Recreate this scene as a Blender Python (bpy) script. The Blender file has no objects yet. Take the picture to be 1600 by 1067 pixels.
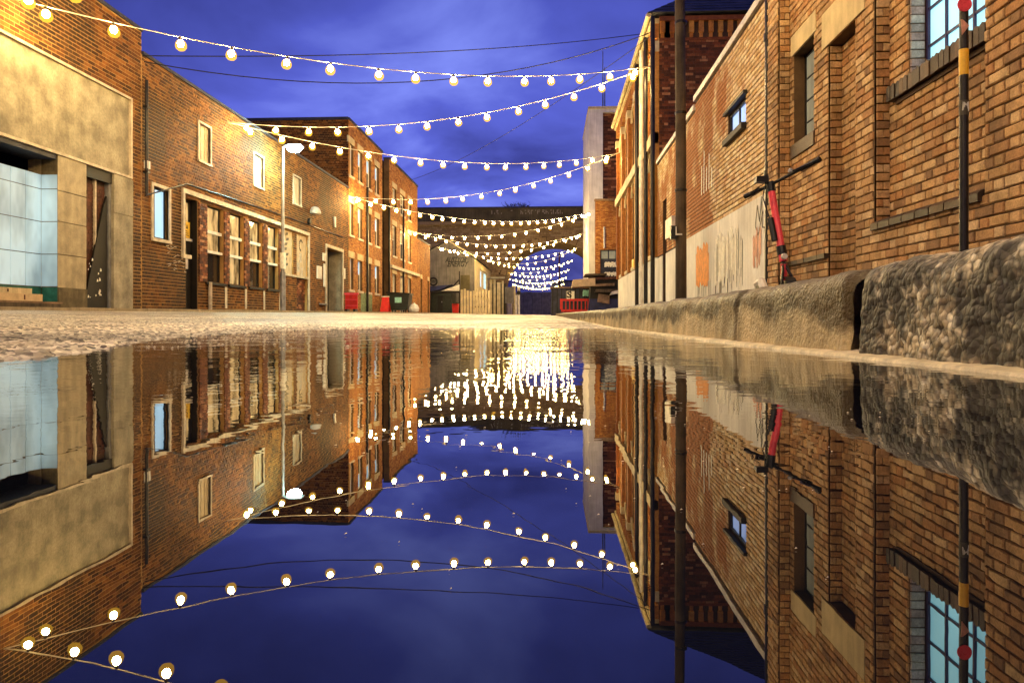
import bpy, math, random
import numpy as np
from mathutils import Vector, Matrix
random.seed(7); rng = np.random.default_rng(7)
R = math.radians
scene = bpy.context.scene
COL = scene.collection

# ------------------------------------------------------------------ camera, sky, exposure
HC = 0.05                        # lens height above the puddle
YAW = math.atan(60/1150)
ca, sa = math.cos(YAW), math.sin(YAW)
cd = bpy.data.cameras.new('camera'); cam = bpy.data.objects.new('camera', cd); COL.objects.link(cam)
cam.location = (0, 0, HC); cam.rotation_euler = (R(90), 0, YAW)
cd.sensor_width = 36; cd.lens = 36*1150/1600; cd.shift_y = -34.5/1600
cd.clip_start = 0.01; cd.clip_end = 3000
scene.camera = cam

EXPOSURE = 0.85
BULB = 900.0
scene.view_settings.view_transform = 'Standard'; scene.view_settings.look = 'None'
scene.view_settings.exposure = EXPOSURE; scene.view_settings.gamma = 1
c = scene.cycles
c.max_bounces = 6; c.diffuse_bounces = 3; c.glossy_bounces = 4; c.transmission_bounces = 2
c.caustics_reflective = False; c.caustics_refractive = False
c.sample_clamp_indirect = 4.0; c.use_denoising = True
try: c.use_light_tree = True
except Exception: pass

W = bpy.data.worlds.new('World'); scene.world = W; W.use_nodes = True
nt = W.node_tree; nt.nodes.clear()
def N(t, **kw):
    n = nt.nodes.new(t)
    for k, v in kw.items(): setattr(n, k, v)
    return n
wo = N('ShaderNodeOutputWorld'); bg = N('ShaderNodeBackground')
tc = N('ShaderNodeTexCoord'); sx = N('ShaderNodeSeparateXYZ'); nt.links.new(tc.outputs['Generated'], sx.inputs[0])
zc = N('ShaderNodeMath', operation='MAXIMUM'); nt.links.new(sx.outputs[2], zc.inputs[0]); zc.inputs[1].default_value = 0.02
za = N('ShaderNodeMath', operation='ADD'); nt.links.new(zc.outputs[0], za.inputs[0]); za.inputs[1].default_value = 0.18
dx = N('ShaderNodeMath', operation='DIVIDE'); nt.links.new(sx.outputs[0], dx.inputs[0]); nt.links.new(za.outputs[0], dx.inputs[1])
dy = N('ShaderNodeMath', operation='DIVIDE'); nt.links.new(sx.outputs[1], dy.inputs[0]); nt.links.new(za.outputs[0], dy.inputs[1])
cx = N('ShaderNodeCombineXYZ'); nt.links.new(dx.outputs[0], cx.inputs[0]); nt.links.new(dy.outputs[0], cx.inputs[1])
mp = N('ShaderNodeMapping'); nt.links.new(cx.outputs[0], mp.inputs[0]); mp.inputs['Scale'].default_value = (1.0, 0.9, 1); mp.inputs['Rotation'].default_value = (0, 0, R(25)); mp.inputs['Location'].default_value = (3.1, 1.7, 0)
nz = N('ShaderNodeTexNoise'); nt.links.new(mp.outputs[0], nz.inputs['Vector']); nz.inputs['Scale'].default_value = 1.5; nz.inputs['Detail'].default_value = 6; nz.inputs['Roughness'].default_value = .5; nz.inputs['Distortion'].default_value = .5
rp = N('ShaderNodeValToRGB'); nt.links.new(nz.outputs[0], rp.inputs[0])
e = rp.color_ramp.elements
e[0].position = .34; e[0].color = (.026, .034, .20, 1)
e[1].position = .74; e[1].color = (.16, .21, .70, 1)
m_ = e.new(.52); m_.color = (.060, .080, .42, 1)
gr = N('ShaderNodeValToRGB'); nt.links.new(sx.outputs[2], gr.inputs[0])      # elevation: paler near the horizon, deeper overhead
g = gr.color_ramp.elements
g[0].position = 0.0; g[0].color = (.62, .5, .42, 1); ka_ = g.new(.095); ka_.color = (.75, .62, .52, 1); kb_ = g.new(.15); kb_.color = (1.2, 1.15, 1.05, 1); g[-1].position = .6; g[-1].color = (.6, .58, .62, 1)
k_ = g.new(.25); k_.color = (1.2, 1.15, 1.1, 1); k2 = g.new(.42); k2.color = (.8, .78, .8, 1)
mx = N('ShaderNodeMix', data_type='RGBA', blend_type='MULTIPLY'); mx.inputs[0].default_value = 1
nt.links.new(rp.outputs[0], mx.inputs[6]); nt.links.new(gr.outputs[0], mx.inputs[7])
sky = N('ShaderNodeTexSky', sky_type='NISHITA'); sky.sun_disc = False; sky.sun_elevation = R(-3); sky.sun_rotation = R(200)
ad = N('ShaderNodeMix', data_type='RGBA', blend_type='ADD'); ad.inputs[0].default_value = .05
nt.links.new(mx.outputs[2], ad.inputs[6]); nt.links.new(sky.outputs[0], ad.inputs[7])
nt.links.new(ad.outputs[2], bg.inputs[0]); bg.inputs[1].default_value = .85
nt.links.new(bg.outputs[0], wo.inputs[0])

# ------------------------------------------------------------------ measuring the photograph
def PX(X, x, y=499):
    """a point on the plane X = const seen at pixel x, y of the photograph -> (Y, z)"""
    u = (x-800)/1150; t = X/(u*ca-sa)
    return t*(ca+u*sa), HC+(499-y)/1150*t
def PY(Y, x, y=499):
    """a point on the plane Y = const -> (X, z)"""
    u = (x-800)/1150; t = Y/(ca+u*sa)
    return t*(u*ca-sa), HC+(499-y)/1150*t
XL, XR = -8.75, 2.96
def lY(x, X=XL): return PX(X, x)[0]
def lZ(x, y, X=XL): return PX(X, x, y)[1]

# ------------------------------------------------------------------ mesh helpers
class Frame:
    """u along, v up, n outwards"""
    def __init__(s, O, U, V, Nn):
        s.O, s.U, s.V, s.N = map(Vector, (O, U, V, Nn)); s.flip = s.U.cross(s.V).dot(s.N) < 0
    def p(s, u, v, n): return s.O+s.U*u+s.V*v+s.N*n
WORLD = Frame((0,0,0), (1,0,0), (0,1,0), (0,0,1))
FL = Frame((XL,0,0), (0,1,0), (0,0,1), (1,0,0))
FR = Frame((XR,0,0), (0,1,0), (0,0,1), (-1,0,0))
def front(Y): return Frame((0,Y,0), (1,0,0), (0,0,1), (0,-1,0))
def left_at(X): return Frame((X,0,0), (0,1,0), (0,0,1), (1,0,0))
def right_at(X): return Frame((X,0,0), (0,1,0), (0,0,1), (-1,0,0))

class MB:
    def __init__(s): s.v = []; s.f = []; s.smooth = False
    def add(s, pts, faces, flip=False):
        b = len(s.v); s.v.extend([tuple(p) for p in pts])
        for f in faces:
            s.f.append(tuple(b+i for i in (reversed(f) if flip else f)))
        return s
    def box(s, a0, a1, b0, b1, c0, c1, F=WORLD, ch=0):
        if a0 > a1: a0, a1 = a1, a0
        if b0 > b1: b0, b1 = b1, b0
        if c0 > c1: c0, c1 = c1, c0
        P = [F.p(*q) for q in ((a0,b0,c0),(a1,b0,c0),(a1,b1,c0),(a0,b1,c0),(a0,b0,c1),(a1,b0,c1),(a1,b1,c1),(a0,b1,c1))]
        return s.add(P, ((3,2,1,0),(4,5,6,7),(0,1,5,4),(1,2,6,5),(2,3,7,6),(3,0,4,7)), F.flip)
    def brick(s, u0, u1, v0, v1, n0, n1, F, ch=.006, j=.0015):
        """a brick: back ring, shoulder ring, chamfered front"""
        r = lambda: random.uniform(-j, j)
        P = []
        for (n, i) in ((n0, 0), (n1-ch, 0), (n1, ch)):
            P += [F.p(u0+i+r(), v0+i+r(), n), F.p(u1-i+r(), v0+i+r(), n), F.p(u1-i+r(), v1-i+r(), n), F.p(u0+i+r(), v1-i+r(), n)]
        fs = [(8,9,10,11)]
        for k in range(2):
            for i in range(4):
                a = 4*k+i; b2 = 4*k+(i+1) % 4; fs.append((a, b2, b2+4, a+4))
        return s.add(P, fs, F.flip)
    def poly(s, pts, F, n0, n1):
        """a prism over a polygon given in u, v"""
        k = len(pts); P = [F.p(u, v, n0) for u, v in pts]+[F.p(u, v, n1) for u, v in pts]
        fs = [tuple(range(k, 2*k)), tuple(reversed(range(k)))]+[(i, (i+1) % k, (i+1) % k+k, i+k) for i in range(k)]
        return s.add(P, fs, F.flip)
    def tube(s, pts, r, n=8, r1=None, caps=True):
        pts = [Vector(p) for p in pts]; K = len(pts); b = len(s.v)
        prev = None
        for i, p in enumerate(pts):
            d = (pts[min(i+1, K-1)]-pts[max(i-1, 0)]).normalized()
            a = Vector((0,0,1)) if abs(d.z) < .9 else Vector((1,0,0))
            x = d.cross(a).normalized() if prev is None else (prev-d*prev.dot(d)).normalized()
            prev = x; y = d.cross(x)
            rr = r if r1 is None else r+(r1-r)*i/(K-1)
            for k in range(n):
                t = 2*math.pi*k/n; s.v.append(tuple(p+(x*math.cos(t)+y*math.sin(t))*rr))
        for i in range(K-1):
            for k in range(n):
                a0 = b+i*n+k; a1 = b+i*n+(k+1) % n; s.f.append((a0, a1, a1+n, a0+n))
        if caps: s.f.append(tuple(reversed(range(b, b+n)))); s.f.append(tuple(range(b+(K-1)*n, b+K*n)))
        return s
    def lathe(s, prof, O=(0,0,0), n=12, axis=(0,0,1)):
        """prof: (radius, height) pairs"""
        ax = Vector(axis).normalized(); a = Vector((1,0,0)) if abs(ax.x) < .9 else Vector((0,1,0))
        x = ax.cross(a).normalized(); y = ax.cross(x); O = Vector(O); b = len(s.v)
        for (r, h) in prof:
            for k in range(n):
                t = 2*math.pi*k/n; s.v.append(tuple(O+ax*h+(x*math.cos(t)+y*math.sin(t))*max(r, 1e-4)))
        for i in range(len(prof)-1):
            for k in range(n):
                a0 = b+i*n+k; a1 = b+i*n+(k+1) % n; s.f.append((a0, a1, a1+n, a0+n))
        s.f.append(tuple(reversed(range(b, b+n)))); s.f.append(tuple(range(b+(len(prof)-1)*n, b+len(prof)*n)))
        return s
    def mesh(s, name, off=(0,0,0)):
        m = bpy.data.meshes.new(name)
        if any(off):
            ox, oy, oz = off; v = [(p[0]-ox, p[1]-oy, p[2]-oz) for p in s.v]
        else: v = s.v
        m.from_pydata(v, [], s.f); m.update()
        if s.smooth: m.polygons.foreach_set('use_smooth', [True]*len(m.polygons))
        return m

def root_off(p):
    o = Vector((0,0,0))
    while p is not None: o = o+p.location; p = p.parent
    return tuple(o)
def part(name, mb, mat, parent=None, kind=None, label=None):
    m = mb.mesh(name, root_off(parent)); m.materials.append(mat)
    o = bpy.data.objects.new(name, m); COL.objects.link(o)
    if parent is not None: o.parent = parent
    if kind: o['kind'] = kind
    if label: o['label'] = label
    return o
def inst(name, mesh, loc, parent):
    o = bpy.data.objects.new(name, mesh); COL.objects.link(o); o.parent = parent
    o.location = Vector(loc)-Vector(root_off(parent)); return o
def thing(name, label, cat, loc=(0,0,0), group=None):
    o = bpy.data.objects.new(name, None); COL.objects.link(o); o.location = loc; o.empty_display_size = .1
    o['label'] = label; o['category'] = cat
    if group: o['group'] = group
    return o
def tag(o, label, cat, group=None):
    o['label'] = label; o['category'] = cat
    if group: o['group'] = group
    return o
def setting(name, mb, mat, kind='structure'):
    return part(name, mb, mat, None, kind)

# ------------------------------------------------------------------ materials
def newmat(name):
    m = bpy.data.materials.new(name); m.use_nodes = True; t = m.node_tree
    return m, t, t.nodes['Principled BSDF'], t.nodes['Material Output']
def node(t, ty, **kw):
    n = t.nodes.new(ty)
    for k, v in kw.items():
        if k[0] == '_': n.inputs[int(k[1:])].default_value = v
        else: setattr(n, k, v)
    return n
def noise(t, scale, detail=4, rough=.55, vec=None, stretch=None, dist=0):
    n = node(t, 'ShaderNodeTexNoise'); n.inputs['Scale'].default_value = scale; n.inputs['Detail'].default_value = detail; n.inputs['Roughness'].default_value = rough; n.inputs['Distortion'].default_value = dist
    g = node(t, 'ShaderNodeNewGeometry'); v = g.outputs['Position'] if vec is None else vec
    if stretch:
        mp = node(t, 'ShaderNodeMapping'); t.links.new(v, mp.inputs[0]); mp.inputs['Scale'].default_value = stretch; v = mp.outputs[0]
    t.links.new(v, n.inputs['Vector']); return n.outputs['Fac']
def ramp(t, fac, stops, interp='LINEAR'):
    r = node(t, 'ShaderNodeValToRGB'); t.links.new(fac, r.inputs[0]); el = r.color_ramp.elements; r.color_ramp.interpolation = interp
    while len(el) > 1: el.remove(el[-1])
    el[0].position = stops[0][0]; el[0].color = tuple(stops[0][1])+(1,) if len(stops[0][1]) == 3 else stops[0][1]
    for p, cc in stops[1:]:
        q = el.new(p); q.color = tuple(cc)+(1,)
    return r.outputs[0]
def mix(t, a, b, fac, mode='MIX'):
    m = node(t, 'ShaderNodeMix', data_type='RGBA', blend_type=mode)
    for i, s in ((6, a), (7, b)):
        if isinstance(s, tuple): m.inputs[i].default_value = s+(1,) if len(s) == 3 else s
        else: t.links.new(s, m.inputs[i])
    if isinstance(fac, (int, float)): m.inputs[0].default_value = fac
    else: t.links.new(fac, m.inputs[0])
    return m.outputs[2]
def bump(t, b, h, strength=.3, dist=.01):
    n = node(t, 'ShaderNodeBump'); n.inputs['Strength'].default_value = strength; n.inputs['Distance'].default_value = dist
    t.links.new(h, n.inputs['Height']); t.links.new(n.outputs[0], b.inputs['Normal'])
def G(v): return (v, v, v)

def mat(name, col, rough=.7, var=.3, scale=4, grain=60, bs=.25, bd=.004, metal=0, spec=.3, streak=0, col2=None):
    """plain material: colour varied by a broad noise, a fine grain, and vertical streaks of weathering"""
    m, t, b, o = newmat(name)
    n = noise(t, scale, 5); f = noise(t, grain, 3)
    lo = tuple(x*(1-var) for x in col) if col2 is None else col2
    cc = mix(t, lo, tuple(min(1, x*(1+var*.5)) for x in col), ramp(t, n, [(.35, G(0)), (.65, G(1))]))
    cc = mix(t, cc, ramp(t, f, [(.3, G(1-var*.7)), (.7, G(1.0))]), 1, 'MULTIPLY')
    if streak:
        s = noise(t, 1, 4, .6, stretch=(9, 9, .5)); cc = mix(t, cc, ramp(t, s, [(.35, G(1-streak)), (.62, G(1))]), 1, 'MULTIPLY')
    t.links.new(cc, b.inputs['Base Color']); b.inputs['Metallic'].default_value = metal; b.inputs['Specular IOR Level'].default_value = spec
    r = node(t, 'ShaderNodeMapRange'); t.links.new(f, r.inputs[0]); r.inputs[3].default_value = rough-.12; r.inputs[4].default_value = min(1, rough+.12); t.links.new(r.outputs[0], b.inputs['Roughness'])
    if bs: bump(t, b, f, bs, bd)
    return m
def brick_mat(name, cols, rough=.75, grime=.5, gscale=.7, seed=0, dirt=(.03,.02,.012), edge=(.48,.75)):
    """each brick its own colour from cols; soot and weather in broad patches"""
    m, t, b, o = newmat(name)
    g = node(t, 'ShaderNodeNewGeometry'); oi = node(t, 'ShaderNodeObjectInfo')
    a = node(t, 'ShaderNodeMath', operation='ADD'); t.links.new(g.outputs['Random Per Island'], a.inputs[0]); t.links.new(oi.outputs['Random'], a.inputs[1])
    fr = node(t, 'ShaderNodeMath', operation='FRACT'); t.links.new(a.outputs[0], fr.inputs[0])
    k = len(cols); cc = ramp(t, fr.outputs[0], [(i/k, cols[i]) for i in range(k)], 'CONSTANT')
    f = noise(t, 55, 4, .7); cc = mix(t, cc, ramp(t, f, [(.3, G(.62)), (.7, G(1.15))]), 1, 'MULTIPLY')
    n2 = noise(t, 9, 3); cc = mix(t, cc, ramp(t, n2, [(.35, G(.75)), (.65, G(1.1))]), 1, 'MULTIPLY')
    n = noise(t, gscale, 5, .6, stretch=(1, 1, .8)); cc = mix(t, cc, dirt, ramp(t, n, [(edge[0], G(0)), (edge[1], G(grime))]))
    t.links.new(cc, b.inputs['Base Color']); b.inputs['Roughness'].default_value = rough; b.inputs['Specular IOR Level'].default_value = .18
    bump(t, b, f, .5, .004); return m
def glass(name, col, rough=.04, emit=None, es=0, spec=.8, var=.25, scale=2.5):
    """window glass with what is close behind it: glossy front, mottled tone"""
    m, t, b, o = newmat(name)
    n = noise(t, scale, 3, .5, stretch=(1, 1.4, .6)); cc = mix(t, tuple(x*(1-var) for x in col), col, ramp(t, n, [(.35, G(0)), (.6, G(1))]))
    t.links.new(cc, b.inputs['Base Color']); b.inputs['Roughness'].default_value = rough; b.inputs['Specular IOR Level'].default_value = spec; b.inputs['IOR'].default_value = 1.55
    w = noise(t, 3, 1); bump(t, b, w, .06, .01)
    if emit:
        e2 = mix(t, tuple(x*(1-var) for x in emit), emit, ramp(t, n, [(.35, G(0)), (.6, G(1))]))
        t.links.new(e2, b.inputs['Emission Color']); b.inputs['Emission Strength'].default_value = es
    return m
def emit(name, col, s):
    m, t, b, o = newmat(name); b.inputs['Base Color'].default_value = (.8,.8,.8,1)
    b.inputs['Emission Color'].default_value = tuple(col)+(1,); b.inputs['Emission Strength'].default_value = s; return m

M = {}
M['brick_left'] = brick_mat('brick_left', [(.20,.068,.012),(.13,.042,.008),(.27,.10,.018),(.07,.024,.007),(.18,.06,.011),(.30,.12,.024),(.10,.034,.008)], grime=.85, gscale=.6, edge=(.46,.62))
M['brick_orange'] = brick_mat('brick_orange', [(.46,.19,.045),(.38,.15,.035),(.52,.25,.06),(.30,.10,.025),(.43,.18,.05)], grime=.35)
M['brick_tan'] = brick_mat('brick_tan', [(.54,.33,.15),(.47,.27,.12),(.60,.40,.20),(.40,.21,.09),(.52,.31,.14),(.64,.44,.24),(.45,.25,.11),(.28,.16,.08),(.56,.35,.17),(.46,.23,.09),(.50,.30,.13)], grime=.65, gscale=.9, edge=(.5,.66), dirt=(.14,.08,.035))
M['brick_pale'] = brick_mat('brick_pale', [(.80,.60,.38),(.72,.50,.29),(.84,.68,.42),(.62,.40,.18),(.78,.58,.32),(.66,.44,.22)], grime=.9, gscale=.5, dirt=(.36,.12,.03), edge=(.49,.55))
M['brick_dark'] = brick_mat('brick_dark', [(.20,.06,.025),(.13,.045,.02),(.08,.03,.018),(.28,.09,.035),(.10,.04,.02),(.45,.2,.09),(.16,.05,.022)], grime=.5, gscale=.5)
M['brick_blue'] = brick_mat('brick_blue', [(.055,.034,.02),(.04,.026,.018),(.08,.045,.025),(.11,.06,.03)], rough=.5, grime=.3)
M['brick_white'] = brick_mat('brick_white', [(.5,.45,.4),(.42,.36,.33),(.55,.5,.46),(.45,.33,.3)], grime=.3)
M['mortar_light'] = mat('mortar_light', (.44,.25,.08), .9, .35, 2, 80)
M['mortar_dark'] = mat('mortar_dark', (.085,.05,.03), .9, .35, 2, 80)
M['mortar_tan'] = mat('mortar_tan', (.13,.075,.035), .9, .4, 2, 80)
M['render'] = mat('render', (.42,.37,.26), .85, .38, 2.6, 26, .5, .012, streak=.10)
M['render_pale'] = mat('render_pale', (.90,.87,.78), .8, .18, 1.2, 40, .2, .005, streak=.18)
M['stone'] = mat('stone', (.44,.36,.22), .6, .25, 5, 40, .15, .003, streak=.2)
M['plinth'] = mat('plinth', (.17,.13,.065), .8, .4, 6, 60, .3, streak=.3)
M['lintel'] = mat('lintel', (.62,.50,.28), .8, .18, 3, 60, .2, .003, streak=.15)
M['kerb_smooth'] = mat('kerb_smooth', (.68,.53,.27), .5, .35, 7, 160, .9, .004, streak=.45)
M['trim'] = mat('trim', (.62,.52,.38), .6, .3, 6, 60, .15)
M['white'] = mat('white', (.72,.68,.6), .5, .2, 5, 60, .1)
M['cream'] = mat('cream', (.72,.6,.36), .7, .25, 3, 40, .2, streak=.25)
M['dark'] = mat('dark', (.011,.008,.006), .6, .4, 5, 40, .1)
M['interior'] = mat('interior', (.025,.018,.012), .9, .3, 3, 20, 0)
M['black_plastic'] = mat('black_plastic', (.012,.012,.014), .38, .3, 20, 100, .1)
M['black_metal'] = mat('black_metal', (.02,.017,.016), .35, .4, 12, 90, .15, metal=.3)
M['grey_metal'] = mat('grey_metal', (.32,.32,.33), .4, .3, 6, 80, .1, metal=.5)
M['cable'] = mat('cable', (.65,.58,.45), .5, .2, 6, 80, 0)
M['wire'] = mat('wire', (.02,.02,.03), .6, .2, 6, 80, 0)
M['wood'] = mat('wood', (.12,.085,.05), .8, .4, 3, 60, .4, .004, streak=.5)
M['brown'] = mat('brown', (.14,.05,.025), .7, .5, 4, 50, .3, .004, streak=.4)
M['red'] = mat('red', (.62,.02,.015), .4, .25, 6, 80, .1)
M['red_paint'] = mat('red_paint', (.90,.08,.11), .3, .2, 8, 80, .05)
M['orange'] = mat('orange', (.9,.50,.03), .4, .15, 8, 80, .05)
M['yellow'] = mat('yellow', (.8,.5,.04), .5, .15, 8, 80, .05)
M['slate'] = mat('slate', (.035,.038,.06), .55, .45, 3, 30, .3)
M['teal'] = mat('teal', (.03,.16,.13), .4, .4, 6, 60, .1)
M['asphalt'] = mat('asphalt', (.10,.09,.085), .55, .35, 3, 120, .5, .004)
M['gutter'] = mat('gutter', (.85,.74,.48), .55, .35, 20, 120, .5, .003)
M['corrugated'] = mat('corrugated', (.20,.18,.165), .7, .3, 1.5, 30, .2, .01, streak=.35)
M['viaduct'] = brick_mat('viaduct', [(.44,.31,.13),(.38,.26,.10),(.48,.35,.16),(.33,.22,.09)], grime=.4, gscale=.25)
M['viaduct_dark'] = mat('viaduct_dark', (.12,.10,.05), .9, .4, .6, 6, .4, .05, streak=.3)
M['junk'] = mat('junk', (.28,.18,.10), .8, .5, 3, 30, .3, .01)
M['card'] = mat('card', (.60,.45,.26), .8, .2, 5, 50, .1)
M['tarp'] = mat('tarp', (.02,.025,.10), .4, .4, 3, 20, .5, .02)
M['green_bin'] = mat('green_bin', (.018,.022,.014), .4, .4, 6, 50, .1)
M['leaf'] = mat('leaf', (.06,.05,.03), .7, .4, 6, 60, 0)
M['lamp_holder'] = mat('lamp_holder', (.03,.025,.02), .5, .2, 6, 60, 0)
M['bulb'] = emit('bulb', (1.0, .68, .25), BULB)
M['lamp_cool'] = emit('lamp_cool', (.55, 1.0, .86), 360)
M['glass_dark'] = glass('glass_dark', (.03,.025,.02))
M['glass_warm'] = glass('glass_warm', (.42,.33,.2), .06, (1.0,.66,.26), .3, scale=3.0, var=.8)  # warm glow put into the panes for bulb reflections and pale curtains
M['glass_blue'] = glass('glass_blue', (.30,.45,.55), .08, (.36,.68,1.0), .55, scale=1.5)
M['glass_cyan'] = glass('glass_cyan', (.30,.5,.55), .1, (.32,.80,.95), .85, scale=1.2, var=.2)
M['glass_violet'] = glass('glass_violet', (.30,.4,.55), .1, (.34,.50,.95), .75, scale=1.2, var=.2)
M['glass_grey'] = glass('glass_grey', (.22,.22,.17), .08, (.5,.5,.36), .15, scale=4)
M['panel_blue'] = glass('panel_blue', (.36,.44,.42), .10, (.42,.66,.76), .36, scale=1.3, var=.5)  # tile panels given a faint blue glow in place of cool light
M['board'] = mat('board', (.68,.54,.34), .7, .2, 4, 40, .1, streak=.2)
M['mullion'] = mat('mullion', (.045,.03,.09), .4, .2, 8, 80, .05)
M['poster'] = mat('poster', (.6,.55,.45), .6, .4, 9, 40, 0)
M['graf_orange'] = mat('graf_orange', (.85,.28,.03), .6, .3, 12, 60, 0)
M['graf_pink'] = mat('graf_pink', (.75,.38,.26), .6, .3, 12, 60, 0)
M['graf_white'] = mat('graf_white', (.85,.82,.70), .6, .2, 12, 60, 0)
M['graf_dark'] = mat('graf_dark', (.07,.06,.04), .6, .2, 12, 60, 0)
M['graf_mint'] = mat('graf_mint', (.35,.7,.6), .6, .2, 12, 60, 0)
M['green_paint'] = mat('green_paint', (.22,.30,.14), .7, .5, 10, 60, .1)

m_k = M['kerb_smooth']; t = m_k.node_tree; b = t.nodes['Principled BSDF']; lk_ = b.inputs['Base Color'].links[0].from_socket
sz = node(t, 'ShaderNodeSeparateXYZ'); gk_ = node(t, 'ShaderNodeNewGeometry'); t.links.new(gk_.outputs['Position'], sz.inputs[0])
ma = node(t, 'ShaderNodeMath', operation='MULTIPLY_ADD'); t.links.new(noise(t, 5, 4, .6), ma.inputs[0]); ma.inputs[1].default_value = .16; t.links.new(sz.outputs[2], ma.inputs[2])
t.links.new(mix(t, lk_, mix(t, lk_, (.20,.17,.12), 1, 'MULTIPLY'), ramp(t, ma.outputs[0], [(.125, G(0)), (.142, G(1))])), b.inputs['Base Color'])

# road: fine aggregate, worn pale, damp in patches
m, t, b, o = newmat('road'); M['road'] = m
v = node(t, 'ShaderNodeTexVoronoi'); v.inputs['Scale'].default_value = 70; g_ = node(t, 'ShaderNodeNewGeometry'); t.links.new(g_.outputs['Position'], v.inputs['Vector'])
sep = node(t, 'ShaderNodeSeparateColor'); t.links.new(v.outputs['Color'], sep.inputs[0])
cc = ramp(t, sep.outputs[0], [(0, (.03,.025,.018)), (.28, (.22,.18,.12)), (.6, (.60,.52,.37)), (1, (.95,.88,.68))])
cc = mix(t, cc, ramp(t, noise(t, .9, 6, .65), [(.38, G(.42)), (.6, G(1.1))]), 1, 'MULTIPLY')
cc = mix(t, cc, ramp(t, noise(t, 1, 4, stretch=(1.2, .12, 1)), [(.4, G(.6)), (.6, G(1.05))]), 1, 'MULTIPLY')
t.links.new(cc, b.inputs['Base Color'])
t.links.new(ramp(t, noise(t, .8, 4, stretch=(1, .3, 1)), [(.4, G(.28)), (.62, G(.6))]), b.inputs['Roughness'])
bump(t, b, v.outputs['Distance'], .9, .008)

# exposed aggregate of the near kerb stones
m, t, b, o = newmat('kerb_pebble'); M['kerb_pebble'] = m
v = node(t, 'ShaderNodeTexVoronoi'); v.inputs['Scale'].default_value = 125; g_ = node(t, 'ShaderNodeNewGeometry')
dn = node(t, 'ShaderNodeTexNoise'); dn.inputs['Scale'].default_value = 60; t.links.new(g_.outputs['Position'], dn.inputs['Vector'])
va = node(t, 'ShaderNodeVectorMath', operation='SCALE'); t.links.new(dn.outputs['Color'], va.inputs[0]); va.inputs['Scale'].default_value = .012
vb = node(t, 'ShaderNodeVectorMath', operation='ADD'); t.links.new(g_.outputs['Position'], vb.inputs[0]); t.links.new(va.outputs[0], vb.inputs[1]); t.links.new(vb.outputs[0], v.inputs['Vector'])
sep = node(t, 'ShaderNodeSeparateColor'); t.links.new(v.outputs['Color'], sep.inputs[0])
cc = ramp(t, sep.outputs[0], [(0, (.13,.095,.05)), (.35, (.38,.29,.16)), (.7, (.64,.53,.33)), (1, (.90,.82,.60))])
cc = mix(t, cc, ramp(t, v.outputs['Distance'], [(.0, G(1.1)), (.55, G(.8)), (.8, G(.25))]), 1, 'MULTIPLY')
cc = mix(t, cc, (.022,.018,.012), ramp(t, noise(t, 11, 4, .65), [(.45, G(0)), (.53, G(.92))]))
t.links.new(cc, b.inputs['Base Color']); b.inputs['Roughness'].default_value = .6
bump(t, b, v.outputs['Distance'], -.9, .006) if False else bump(t, b, mix(t, G(1), v.outputs['Distance'], 1, 'SUBTRACT'), .6, .004)

# water: dark, mirror smooth close by, faint ripples farther out where the breeze catches it
m, t, b, o = newmat('water'); M['water'] = m
b.inputs['Base Color'].default_value = (.004,.005,.008,1); b.inputs['Roughness'].default_value = .0; b.inputs['IOR'].default_value = 1.8; b.inputs['Specular IOR Level'].default_value = .5
g_ = node(t, 'ShaderNodeNewGeometry'); s_ = node(t, 'ShaderNodeSeparateXYZ'); t.links.new(g_.outputs['Position'], s_.inputs[0])
mr = node(t, 'ShaderNodeMapRange'); t.links.new(s_.outputs[1], mr.inputs[0]); mr.inputs[1].default_value = .22; mr.inputs[2].default_value = 3.4; mr.inputs[3].default_value = .04; mr.inputs[4].default_value = 3.0
n1 = noise(t, 10, 2, .4, stretch=(1, .7, 1)); n2 = noise(t, 45, 2, .5)
a = node(t, 'ShaderNodeMath', operation='MULTIPLY_ADD'); t.links.new(n2, a.inputs[0]); a.inputs[1].default_value = .22; t.links.new(n1, a.inputs[2])
h = node(t, 'ShaderNodeMath', operation='MULTIPLY'); t.links.new(a.outputs[0], h.inputs[0]); t.links.new(mr.outputs[0], h.inputs[1])
bump(t, b, h.outputs[0], 1.0, .0019)

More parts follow.
